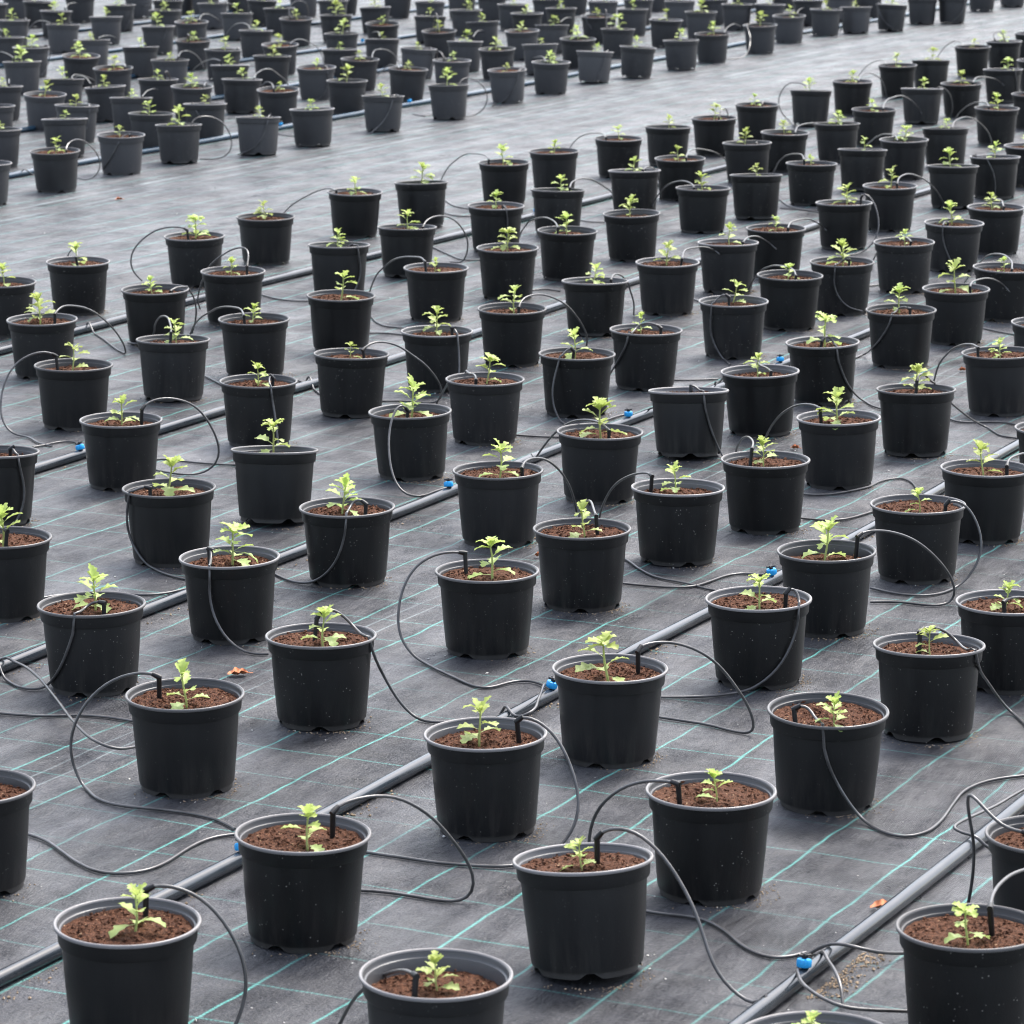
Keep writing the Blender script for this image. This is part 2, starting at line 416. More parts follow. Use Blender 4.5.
def seedling_meshes(seed):
    r = random.Random(seed * 11 + 3)
    H = 0.050
    lean = Vector((r.uniform(-.10, .10), r.uniform(-.10, .10), 0))
    pts = []
    for i in range(9):
        t = i / 8
        pts.append(Vector((lean.x * H * t * t + math.sin(t * 5 + seed) * 0.0011, lean.y * H * t * t + math.cos(t * 4 + seed) * 0.0011, -0.006 + (H + 0.006) * t)))
    V = []; Fc = []
    sweep(pts, [0.0018 - 0.0007 * i / 8 for i in range(9)], V, Fc, 7)
    stem = mesh('seedling', V, Fc, M_STEM)
    att = stem.attributes.new('age', 'FLOAT', 'POINT'); att.data.foreach_set('value', [0.4] * len(V))
    V = []; Fc = []; ages = []
    def along(t):
        x = max(0, min(7.999, t * 8)); i = int(x); return pts[i].lerp(pts[i + 1], x - i)
    phi = r.random() * 6.28
    # two or three low leaves held close to the soil
    for q in range(r.choice((1, 2, 3, 3, 4))):
        a = phi + q * 2.3 + r.uniform(-.4, .4)
        el = r.uniform(0.15, 0.5)
        d = Vector((math.cos(a) * math.cos(el), math.sin(a) * math.cos(el), math.sin(el)))
        add_leaf(V, Fc, ages, along(0.20 + 0.08 * q), d, r.uniform(.021, .029), r.uniform(.0082, .0120), r, r.uniform(.7, 1.3), r.uniform(.6, 1), r.uniform(.009, .018))
    # middle leaves
    n = r.choice((2, 3, 4, 5))
    for q in range(n):
        t = 0.45 + 0.38 * q / n; a = phi + 1 + q * 2.4 + r.uniform(-.3, .3); el = r.uniform(.35, .8)
        d = Vector((math.cos(a) * math.cos(el), math.sin(a) * math.cos(el), math.sin(el)))
        add_leaf(V, Fc, ages, along(t), d, r.uniform(.020, .028), r.uniform(.0076, .0112), r, r.uniform(.6, 1.3), r.uniform(.2, .6), r.uniform(.006, .013))
    # crown of young leaves
    n = r.choice((5, 6, 7, 8))
    for q in range(n):
        a = phi + q * 2.4 + r.uniform(-.3, .3); el = r.uniform(.45, 1.25)
        d = Vector((math.cos(a) * math.cos(el), math.sin(a) * math.cos(el), math.sin(el)))
        add_leaf(V, Fc, ages, along(0.86 + .14 * q / n), d, r.uniform(.016, .023), r.uniform(.0060, .0088), r, r.uniform(.5, 1.5), r.uniform(0, .25), r.uniform(.001, .004))
    fol = mesh('foliage', V, Fc, M_LEAF)
    att = fol.attributes.new('age', 'FLOAT', 'POINT'); att.data.foreach_set('value', ages)
    return stem, fol, max(v.z for v in V)
SEEDS = [seedling_meshes(s) for s in range(36)]

# ---------------------------------------------------------------- measured pots
# rim centre x, y | tilt away in degrees | seedling base x,y top x,y (None = plain, 0 = no seedling) | hose: points x,y (third value 1: on the ground)
G = 1
POTS = [
(-30,788,0,None,None),
(127.5,925,-1,(135,932,140,884),[(146,890),(152,885),(165,884),(182,888),(200,896),(217,911),(230,930),(243,955),(249,985),(246,1006),(236,1026,G)]),
(303,835.5,0,(308,849,305,804),[(333,812),(338,806),(347,801),(365,796),(385,795),(403,799),(420,808),(433,818),(447,833),(460,850),(470,866),(475,884),(468,900,G),(450,902,G),(420,897,G),(385,892,G),(355,890,G)]),
(436,977,0,(437,991,435,955),[(416,976),(410,972),(398,970),(382,976),(367,987),(350,1005),(338,1028,G)]),
(583,863,5,(582,870,578,838),[(597,838),(600,833),(608,829),(622,827),(636,831),(650,841),(664,856),(677,875),(690,898),(700,922),(707,947),(716,972),(730,990),(748,1002,G),(766,1010,G)]),
(711,793,0,(717,802,714,768),[(678,784),(674,782),(662,781),(645,781),(628,785),(612,794),(600,806),(592,822),(588,845),(592,870,G),(610,898,G),(648,912,G),(675,915,G),(700,918,G),(722,929,G),(745,947,G),(768,958,G),(785,958,G),(805,953,G)]),
(971,929,0,(967,944,962,904),[(990,908),(992,898),(997,888),(1008,877),(1022,870),(1040,868),(1060,890),(1075,930,G)]),
(1053,836,0,None,[(1030,833),(1015,831),(1003,825),(992,815),(982,804),(974,796),(969,793),(968,800),(972,823),(975,848),(973,875),(969,897),(966,912,G)]),
(815,1042,0,(810,1050,810,1013),None),
(2,539,0,(4,548,4,505),[(7,531),(3,528),(-10,527),(-25,540),(-30,570),(-20,590,G)]),
(91.5,606,0,(95,610,95,566),[(104,603),(98,601),(89,602),(81,611),(75,628),(69,648),(60,669),(51,683,G),(38,690,G),(20,688,G),(4,679,G),(-15,668,G)]),
(229.5,559,0,(232,565,238,525),[(209,549),(210,548),(211,552),(210,566),(209,585),(211,605),(217,622),(227,640),(240,651,G),(255,655,G),(268,654,G)]),
(185,697,-1,(186,707,184,662),[(159,677),(154,674),(147,672),(130,673),(113,679),(98,689),(86,702),(77,718),(71,738),(70,753),(74,768),(82,784,G),(97,799,G),(120,806,G),(150,809,G),(190,813,G),(215,819,G),(235,829,G)]),
(321,637,1,(323,646,322,607),[(317,618),(320,611),(327,608),(335,609),(344,616),(353,625),(365,641),(376,659),(387,682),(400,704),(414,717,G),(430,723,G),(447,722,G)]),
(347,508,0,(343,513,345,474),[(366,504),(362,499),(355,499),(350,503),(347,518),(344,540),(339,557),(330,572),(318,581,G),(305,584,G),(290,581,G),(274,573,G)]),
(487,572,0,(493,579,490,538),[(465,553),(460,552),(448,551),(434,553),(420,561),(408,575),(401,594),(398,615),(399,635),(405,648),(417,659,G),(436,669,G),(458,679,G),(475,687,G),(487,689,G),(505,683,G),(525,680,G),(540,683,G),(549,689,G)]),
(485.5,736,0,(480,744,480,700),[(517,721),(519,718),(525,716),(535,719),(547,727),(558,739),(568,757),(575,775),(580,795),(580,810),(575,828),(566,842),(556,850,G),(535,860,G),(512,867,G),(475,866,G),(440,863,G),(400,857,G),(365,852,G)]),
(582,530,0,(584,537,583,502),[(596,516),(592,504),(589,500),(584,504),(580,514),(578,524),(590,545,G),(627,560,G),(640,569,G),(660,578,G),(690,584,G),(712,590,G),(730,592,G)]),
(678,489,1,(677,493,674,464),[(652,476),(649,473),(640,473),(628,476),(617,483),(609,493),(603,506),(599,522,G)]),
(600,433,0,(600,439,599,400),[(609,431),(606,427),(600,423),(588,420),(574,421),(561,428),(550,438),(540,451),(531,465,G)]),
(688.5,393,5.5,0,[(691,390),(690,386),(693,384),(698,387),(703,396),(707,413),(711,430),(717,446),(723,458,G),(732,463,G)]),
(-5,454,3,None,[(10,449),(12,445),(15,451),(20,467),(25,485),(26,500),(22,513),(13,526,G)]),
(73.5,366.5,0,(73,371,74,344),[(56,356),(52,353),(43,351),(33,353),(22,358),(12,367),(5,380),(1,396),(0,412),(4,426),(14,435,G),(28,437,G),(40,444,G),(52,446,G)]),
(121,421,0,(122,426,120,396),[(142,409),(145,405),(153,400),(165,398),(180,400),(193,405),(204,415),(213,430),(219,447),(219,458),(214,467),(204,473,G),(188,475,G),(170,473,G),(155,470,G)]),
(169,489.5,0,(170,496,171,456),[(150,488),(146,486),(139,487),(131,493),(127,504),(125,518),(128,533),(134,549),(143,561,G),(157,570,G),(172,576,G),(186,579,G)]),
(173,341,2,(176,343,174,319),[(171,333),(170,323),(167,317),(162,316),(157,320),(154,330),(153,342,G)]),
(42,320.5,0,(40,323,40,294),[(55,314),(58,309),(64,306),(74,306),(85,308),(97,314),(109,324),(119,336),(125,347),(126,354,G),(118,350,G),(106,341,G),(95,334,G),(84,329,G),(72,324,G)]),
(3,283,0,(4,286,4,264),None),
(78,263,0,(77,267,78,243),[(76,258),(77,252),(74,249),(70,252),(67,260),(64,275,G)]),
(155,291,0,(152,294,150,277),[(171,292),(174,288),(180,286),(187,288),(193,296),(196,307),(196,320),(192,333,G)]),
(194.5,237.5,0,(195,239,197,216),[(187,230),(184,227),(173,227),(161,228),(149,234),(138,243),(131,254),(130,266),(134,274),(142,281,G)]),
(233,272,0,(231,275,231,257),[(247,266),(249,255),(248,249),(243,247),(233,249),(221,256),(211,264),(204,276),(199,290),(197,301),(200,309,G)]),
(254,320,0,(253,322,253,304),[(244,316),(241,310),(232,307),(219,308),(206,314),(197,322),(190,334,G)]),
(265.5,217.5,0,(265,219,264,201),None),
(258.5,382.5,0,(258,386,259,362),[(273,378),(270,373),(268,378),(270,392),(274,408),(277,430),(279,452,G)]),
(274.5,453,6,(274,453,275,420),None),
(351.5,355.5,1,(350,359,351,342),[(363,350),(367,345),(375,342),(386,342),(399,346),(412,355),(424,364),(434,375),(441,385),(443,394),(440,402,G),(428,403,G),(405,401,G),(380,401,G)]),
(437,332,0,(437,334,437,308),[(452,328),(454,325),(457,335),(459,350),(459,372),(458,396,G)]),
(485,380,0,(487,384,489,355),[(476,380),(475,375),(468,374),(459,375),(451,379),(446,386),(442,394),(437,403,G)]),
(410,412,0,(411,418,414,376),[(408,411),(405,406),(400,404),(396,408),(391,420),(389,440),(390,458),(392,474),(398,488),(405,496,G),(418,497,G),(435,491,G),(449,487,G)]),
(498,472,0,(500,479,502,441),[(522,468),(524,462),(530,459),(540,458),(550,462),(559,470),(566,480),(572,493),(577,512,G)]),
(577,355,0,(575,358,574,329),[(574,351),(572,347),(567,348),(562,355),(557,367),(553,382),(551,398),(553,411),(559,420,G),(568,426,G)]),
(646,331,0,(641,333,640,312),[(661,328),(659,325),(650,322),(641,322),(635,329),(627,343),(620,356),(613,369),(606,382,G)]),
(760,372.5,0,(758,377,757,354),[(771,372),(767,368),(758,365),(745,364),(734,368),(724,377),(714,389,G)]),
(733.5,302.5,0,(733,304,737,281),[(729,297),(727,293),(720,294),(714,302),(711,317),(711,335),(715,347),(722,358,G),(730,365,G)]),
(765.5,460,0,(764,466,762,436),[(752,449),(753,441),(748,437),(742,439),(738,446),(735,457),(732,470,G)]),
(838.5,420,0,(837,426,838,390),[(820,409),(817,406),(808,404),(797,405),(786,411),(776,420),(769,430),(764,441),(760,452,G)]),
(822.5,344,0,(824,347,824,314),[(822,341),(824,336),(829,335),(834,342),(836,354),(842,372),(850,389),(860,399,G),(872,406,G),(885,410,G)]),
(916,391,2,(916,394,915,364),[(917,381),(919,374),(923,373),(928,378),(934,385),(945,397),(955,407),(968,417),(985,427,G),(1003,436,G),(1026,439,G)]),
(1000,354,0,(1000,359,1000,339),[(978,348),(975,345),(967,344),(956,347),(947,354),(940,364),(934,381,G)]),
(986,469,0,(983,475,981,441),[(1007,466),(1009,459),(1015,456),(1027,453),(1040,460),(1050,480),(1052,505,G)]),
(918,505,0,(920,512,919,488),[(946,507),(946,502),(954,500),(963,502),(971,509),(977,521),(982,535),(983,549),(978,563),(970,576),(958,586,G),(943,593,G),(925,596,G),(900,594,G),(871,588,G)]),
(826.5,553,0,(825,561,825,518),[(858,536),(861,533),(870,531),(884,531),(898,534),(912,539),(926,548),(938,559),(948,572),(954,586),(955,596),(950,603,G),(940,606,G),(922,605,G),(898,602,G),(870,602,G)]),
(1009,604,0,(1006,611,1007,582),[(1004,602),(1008,598),(1018,597),(1032,600),(1046,612),(1055,640),(1060,665,G)]),
(929,647.5,2,(930,656,929,627),[(920,632),(922,628),(930,626),(940,627),(950,634),(963,648),(975,663),(987,681),(998,697),(1010,711,G),(1026,726,G)]),
(758.5,600,0,(760,609,760,575),[(786,593),(788,589),(793,588),(798,591),(800,600),(800,613),(797,632),(791,648),(783,663),(772,676),(758,686,G),(742,692,G),(722,695,G),(692,697,G),(661,697,G)]),
(610,670,0,(608,681,603,635),[(638,651),(640,647),(648,644),(662,642),(680,644),(697,650),(713,660),(727,675),(739,691),(749,707),(754,723),(753,731),(746,733,G),(733,731,G),(710,725,G),(685,721,G),(659,717,G)]),
(828,713,-2,(834,728,834,693),[(794,709),(798,706),(805,705),(811,709),(817,722),(823,742),(829,766),(839,786),(850,806),(862,820,G),(880,831,G),(905,838,G),(925,833,G),(942,819,G),(953,803,G),(963,791,G),(980,783,G),(1005,778,G),(1030,775,G)]),
(355,193,0,(356,195,355,177),[(336,192),(333,189),(325,189),(315,192),(303,198),(292,205),(283,214,G)]),
(421,184,3,(422,184,422,163),None),
(504,163.5,0,(503,166,503,145),[(489,160),(486,156),(478,154),(467,154),(456,160),(447,169),(441,180,G)]),
(496,207,0,(496,209,496,191),[(503,208),(504,205),(507,215),(507,230),(506,246,G)]),
(407,229,2,(407,231,407,210),[(423,227),(426,221),(433,217),(443,216),(454,220),(462,228),(468,241),(467,253),(461,263,G),(450,262,G)]),
(339,246,2,(338,247,337,229),[(350,246),(353,242),(357,248),(360,260),(361,274),(357,286),(353,293,G)]),
(436,269,0,(435,272,435,265),[(425,262),(422,258),(413,257),(402,257),(390,262),(380,271),(373,282),(369,294,G)]),
(341,297,0,(341,301,345,271),None),
(507.5,249,0,(508,252,507,229),None),
(512,309.5,0,(514,313,514,287),[(519,307),(521,300),(528,296),(540,294),(553,297),(566,304),(576,315),(584,328),(588,338),(586,348,G)]),
(554,152,0,(554,154,554,140),None),
(558,191.5,3,(561,192,560,175),[(570,188),(571,183),(578,179),(589,179),(600,184),(610,191),(619,203,G)]),
(567.5,232,0,(567,235,565,213),[(558,228),(555,222),(548,218),(539,218),(530,221),(523,229),(517,243,G)]),
(631.5,214.5,0,(630,217,629,196),None),
(595,282,2,(594,285,596,264),[(611,280),(613,275),(619,274),(626,280),(631,292),(634,305),(634,315,G)]),
(634.5,172,3,(634,173,633,157),[(643,170),(647,167),(654,169),(658,176),(660,188),(660,199,G)]),
(680,159.5,0,(678,162,678,146),[(686,158),(688,152),(695,149),(706,150),(718,154),(730,164),(737,173,G)]),
(703,189,1,(702,192,702,172),[(694,188),(692,184),(684,181),(675,182),(665,187),(657,197),(650,211,G)]),
(667.5,263,0,(667,265,666,242),[(682,259),(684,251),(692,248),(703,247),(715,251),(725,261),(733,278,G)]),
(728,243.5,1,(729,245,728,224),[(743,243),(746,238),(755,236),(765,240),(776,249),(783,257),(786,267,G)]),
(756,177,4,(757,177,756,164),None),
(776,229.5,0,(776,231,774,216),[(788,229),(790,223),(798,220),(808,219),(817,223),(826,230),(834,240,G)]),
(790,277,0,(788,281,788,264),[(796,276),(793,270),(783,266),(772,266),(762,270),(755,278),(748,292,G)]),
(811.5,164,1,(811,167,810,155),[(804,160),(802,155),(793,154),(785,156),(778,163),(773,174,G)]),
(862.5,151,4,(865,151,864,137),None),
(844,204,1,(847,205,847,184),[(861,198),(862,193),(867,193),(873,200),(877,210),(879,222),(877,235),(870,247),(858,254,G),(840,256,G)]),
(890,187,0,(891,190,891,167),[(897,184),(900,177),(908,174),(918,176),(928,182),(938,193),(946,208,G)]),
(842,263,0,(843,266,841,240),[(849,260),(845,258),(838,264),(834,277),(835,289),(840,300),(848,307,G),(862,311,G)]),
(904,243,0,(905,246,904,230),[(911,243),(909,239),(900,237),(890,240),(880,249),(872,262,G)]),
(901,311,0,(899,313,898,285),[(910,309),(905,306),(900,307),(893,319),(884,334),(875,346),(866,354,G),(855,358,G)]),
(954,224,0,(952,225,951,202),[(948,223),(946,219),(943,226),(943,238),(946,250),(951,262,G)]),
(956,290,0,(955,293,953,261),[(970,287),(972,282),(980,279),(991,279),(1002,284),(1012,295),(1022,308,G)]),
(996,208.5,0,(992,210,991,193),[(1004,207),(1002,201),(996,199),(988,200),(980,207),(973,218,G)]),
(953,167,3,(951,168,948,149),None),
(995,158,2,(995,159,995,142),[(970,160),(971,156),(979,156),(987,160),(993,170),(996,183),(995,198,G)]),
(1006,269,0,(1004,272,1004,257),[(1012,270),(1012,262),(1006,256),(998,254),(989,255),(979,263),(971,273),(965,283,G)]),
(1047,325,0,None,None),
(1058,430,0,None,None),
(1029,147,0,None,None),
(785,133.5,0,(784,134,783,120),[(795,133),(797,127),(805,124),(817,123),(828,126),(838,134),(845,144,G)]),
(757,105.5,0,(755,106,755,94),[(762,106),(763,101)]),
(811,92,4,(809,92,809,78),[(808,92),(806,86),(799,83),(790,83),(783,89),(779,99),(780,109),(786,118,G),(794,125,G)]),
(852.5,82,0,(853,83,852,71),[(858,82),(861,75),(868,73),(877,76),(884,85),(887,98,G)]),
(897.5,66,0,(896,67,896,53),[(886,65),(884,61),(876,61),(867,66),(859,75,G)]),
(931,61,4,(933,60,933,48),None),
(972.5,47.5,0,(974,48,974,39),[(963,48),(962,43),(955,41),(946,46),(938,56,G)]),
(1004,42,1,(1004,42,1003,31),[(995,40),(993,35),(998,31),(1001,32)]),
(1032,34,0,None,None),
(922,90,4,(924,90,924,78),[(940,90),(942,87),(948,91),(952,101),(952,112),(949,120,G)]),
(961.5,84,0,(961,84,961,71),[(973,83),(976,78),(986,77),(997,80),(1006,88),(1011,96,G)]),
(1003,70.5,2,(1008,71,1008,58),[(1012,71),(1014,68),(1016,78),(1017,90),(1016,97,G)]),
(1036,61,0,None,None),
(874,110.5,-1,(872,112,872,99),[(883,109),(886,101),(894,97),(903,96),(913,102),(920,110),(925,120,G)]),
(837,124.5,2,(838,124,839,111),None),
(904,140.5,0,(905,142,905,126),[(898,141),(895,136),(888,134),(878,136),(870,142),(863,150,G)]),
(945.5,129.5,4,(946,129,946,119),[(952,128),(955,121),(965,117),(976,120),(986,129),(991,140),(991,150,G)]),
(997,109,0,(998,111,997,93),[(989,107),(987,103),(978,102),(969,105),(960,112),(954,121,G)]),
(1033,95,0,None,None),
(618.5,139,0,(619,140,618,126),[(606,138),(603,134),(595,133),(584,135),(575,141),(569,149,G)]),
(668,128,1,(669,128,670,115),None),
(714,119,0,(714,120,715,104),[(719,117),(721,110),(725,107),(728,114)]),
(747,144,1,(745,144,745,128),[(756,144),(757,142)]),
]
# the block beyond the walkway
FAR = [
(-14,164,0,None,None),
(55,152,0,(56,154,56,141),[(66,151),(67,144),(75,139),(83,140),(92,147),(98,156),(100,166),(97,175),(88,180,G),(78,178,G)]),
(121,136,0,(120,137,120,128),[(130,135),(129,132),(122,137),(116,148),(110,158),(103,169,G)]),
(178.5,126,3,(180,126,180,111),[(191,126),(193,119),(201,116),(211,116),(221,121),(229,130),(233,142),(231,152),(222,159,G),(200,159,G)]),
(258,118.5,4,(259,118,259,109),[(270,116),(271,111),(269,120),(265,133),(258,145),(248,152,G),(238,154,G)]),
(312,110.5,2,(311,110,311,102),None),
(383,97,3,(382,97,381,87),[(398,96),(397,90),(394,100),(388,114),(380,126),(371,133,G)]),
(448.5,86,2,(447,86,448,72),[(459,85),(461,79),(468,77),(478,81),(486,90),(488,100),(484,109),(476,115,G),(465,117,G)]),
(507,71,0,(507,72,507,66),[(522,71),(521,67),(519,78),(513,91),(504,101,G),(492,106,G)]),
(551,63,0,(550,64,550,54),[(546,62),(543,57),(534,58),(526,65,G)]),
(595,53,4,(597,52,598,45),[(608,52),(608,48),(606,58),(601,70),(594,82,G)]),
(638,48.5,2,(637,48,637,39),None),
(681,41,2,(681,41,681,32),None),
(712,34.5,0,(714,35,713,25),[(724,33),(728,27),(735,24),(743,28,G)]),
(760,26,1,(760,26,760,15),[(750,25),(746,23),(750,35),(749,50),(740,59,G),(728,59,G)]),
(789,16.5,0,(790,17,790,8),[(797,14),(799,10),(805,8),(812,12,G)]),
(826,10,1,(826,10,826,3),[(841,9),(843,11),(843,22),(840,32,G)]),
(856,8,3,(855,8,855,2),None),
(892,6,4,(891,5,891,-3),[(878,5),(877,3),(880,14),(886,24),(893,28,G)]),
(922.5,-0.5,3,None,None),(953,-1,3,None,[(964,0),(966,-2),(964,8),(958,18),(951,23,G)]),(982.5,-12,3,None,None),(1013,-16,3,None,None),
(701,12.5,0,(703,12,702,2),None),(737,5,1,(737,4,737,-3),None),(770,5,1,(770,4,770,-2),None),(808,1,2,None,None),(840,-3,2,None,None),(868,-5,2,None,None),
(680,2,1,None,None),(713,0,1,None,None),
(540,45.5,4,(541,44,541,42),None),
(578,39.5,0,(578,40,577,29),None),
(618,30,2,(619,29,619,18),[(607,30),(606,24),(607,14),(606,8)]),
(666,20.5,0,(667,20,667,12),[(652,32),(655,36),(661,35),(668,38)]),
(522,32,0,(521,32,521,24),None),
(552,26,4,(554,25,554,18),[(560,22),(566,18),(573,18),(580,22,G)]),
(597,17,0,(597,17,597,10),[(585,19),(587,22),(591,28),(592,35,G)]),
(632.5,10,2,(633,9,633,2),None),
(561,9,2,(560,8,560,3),None),(527,14,0,(526,14,526,7),None),(547,0,1,None,None),(513,5,1,(513,4,513,0),None),(603,2,1,None,[(590,2),(583,-2),(578,5,G)]),(638.5,0,1,None,None),
(347,81.5,0,(347,82,348,69),None),
(408,70,2,(408,69,409,63),[(400,69),(397,66),(390,65),(383,70),(377,76,G)]),
(452,61,2,(454,60,454,54),[(444,58),(441,51),(438,51)]),
(497,50,2,(495,49,495,40),None),
(418.5,49.5,1,(419,49,418,46),[(430,49),(430,46),(432,56),(431,66),(427,74,G)]),
(465,42.5,4,(467,41,467,33),[(473,37),(478,31),(484,31),(492,36,G)]),
(360,60,0,(360,60,360,53),[(372,58),(374,51),(382,49),(391,52),(398,60),(401,66,G)]),
(382,40,4,(383,39,382,34),[(380,37),(378,32),(372,33),(368,40,G)]),
(439,32,0,(440,31,439,23),[(438,30),(437,15),(436,12)]),
(482.5,23,4,(482,21,482,15),None),
(382.5,25,0,(384,25,383,18),None),
(430,17,3,(430,16,429,10),None),(466,10.5,1,(468,10,468,3),None),(375,8,2,(375,7,375,-1),None),(430,2.5,1,None,None),(336,16,2,(336,14,335,3),None),
(341.5,34,0,(344,34,344,22),[(347,33),(347,38),(346,46,G)]),
(340,50,2,(340,49,340,47),None),(462,-5,0,None,None),(492,-3,0,None,None),
(278,91,0,(280,91,279,84),[(274,89),(271,83),(266,82),(262,86,G)]),
(242,80.5,3,(243,80,242,71),[(254,80),(256,74),(262,70),(270,69),(278,74),(286,81),(290,90,G)]),
(316,68,0,(316,70,317,61),[(325,67),(327,64),(328,75),(327,88),(322,96,G),(314,101,G)]),
(192,87,2,(193,87,192,77),[(204,87),(206,82),(209,90),(211,99),(213,105,G)]),
(230,66,4,(230,65,229,57),[(221,61),(214,59),(203,62),(195,68),(190,75),(182,83,G)]),
(272,57,2,(274,56,274,48),None),
(223,50.5,1,(226,50,226,40),[(238,50),(240,48),(240,57),(238,66,G)]),
(280,45.5,0,(279,47,279,37),[(290,45),(293,41),(300,39),(309,42),(317,47),(322,56),(324,64,G)]),
(256,31.5,2,(256,31,257,23),[(250,30),(248,25),(241,23),(233,26),(228,32),(224,39,G)]),
(296,19.5,0,(297,19,297,12),[(290,17),(288,11),(291,4),(299,0),(306,2)]),
(193,41,1,(194,41,193,34),[(189,36),(188,33)]),
(191.5,22.5,0,(191,23,191,14),[(199,20),(202,15),(208,14),(216,18),(223,25,G)]),
(237,14,3,(237,13,237,6),[(250,15),(251,12),(252,20),(250,28,G)]),
(279,9,2,(280,8,280,2),None),(213,4,2,None,[(230,8),(233,4),(236,0),(240,-6,G)]),(262,1,1,None,None),
(170,61,1,(170,60,169,54),[(178,57),(181,52),(188,51),(196,55),(202,63),(204,70,G)]),
(165,11,1,(164,9,164,3),None),(158,80,2,(158,79,158,72),[(165,73),(167,70)]),(333,1,1,None,None),(303,-7,0,None,None),(181,-9,0,None,None),
(45,95.5,0,(45,97,46,84),None),
(105,88,2,(104,87,104,78),[(91,84),(86,78),(79,76),(72,79),(66,85,G)]),
(131,99,4,(132,98,132,96),[(142,97),(147,91),(155,89),(163,92),(170,97,G)]),
(64,80.5,4,(63,80,63,70),[(71,79),(74,75),(80,75),(90,78),(98,83,G)]),
(113,69,-1,(114,70,114,59),[(125,68),(125,64),(125,74),(123,84,G)]),
(81,57.5,0,(80,59,79,46),None),
(140.5,48,4,(142,46,141,40),None),
(92,41,3,(90,41,90,34),[(98,38),(104,36),(112,36),(119,40,G)]),
(31,48,1,(32,47,32,38),[(48,48),(50,47),(50,58),(47,69),(41,76,G)]),
(22,63,3,(21,62,20,50),[(14,58),(8,54),(0,52),(-8,57,G)]),
(2,87,3,(3,86,3,80),[(9,84),(9,79),(9,92),(7,104,G)]),
(63,25.5,2,(62,25,62,16),[(51,23),(45,21),(38,21),(31,26),(27,35,G)]),
(106,18,3,(106,17,106,10),None),
(158,27,2,(156,26,156,16),[(166,27),(167,26),(164,38),(160,46,G)]),
(7,38,2,(6,38,5,31),[(3,32),(-1,29),(-8,32,G)]),
(13,21,2,(11,20,11,12),[(25,20),(26,18),(27,28),(27,37,G)]),
(56,12,2,(54,11,54,4),[(65,8),(69,4),(76,3),(84,6),(89,10,G)]),
(119.5,6,2,(119,5,119,-2),[(134,6),(134,8),(131,18),(125,29,G)]),
(38.5,2.5,1,None,None),(80,-2,1,None,None),(17,-3,1,None,None),(-8,4,0,None,None),(168,1,1,None,[(155,5),(149,5),(142,6),(136,12,G)]),(138,-6,1,None,None),
(-7,107,1,None,None),(-2,130,1,(0,129,0,124),None),
(77,107,2,(76,107,76,98),[(90,106),(89,101),(90,114),(88,125),(83,135,G)]),
(64.5,120.5,4,(65,119,65,115),None),
(151,114.5,1,(149,115,149,104),None),
(205,105,3,(206,104,205,97),[(193,121),(199,116)]),
(205,-8,1,None,None),(240,-10,1,None,None),(345,-9,1,None,None),(398,-6,1,None,None),(575,-9,1,None,None),(655,-12,1,None,None),(745,-13,1,None,None),(785,-14,1,None,None),
]
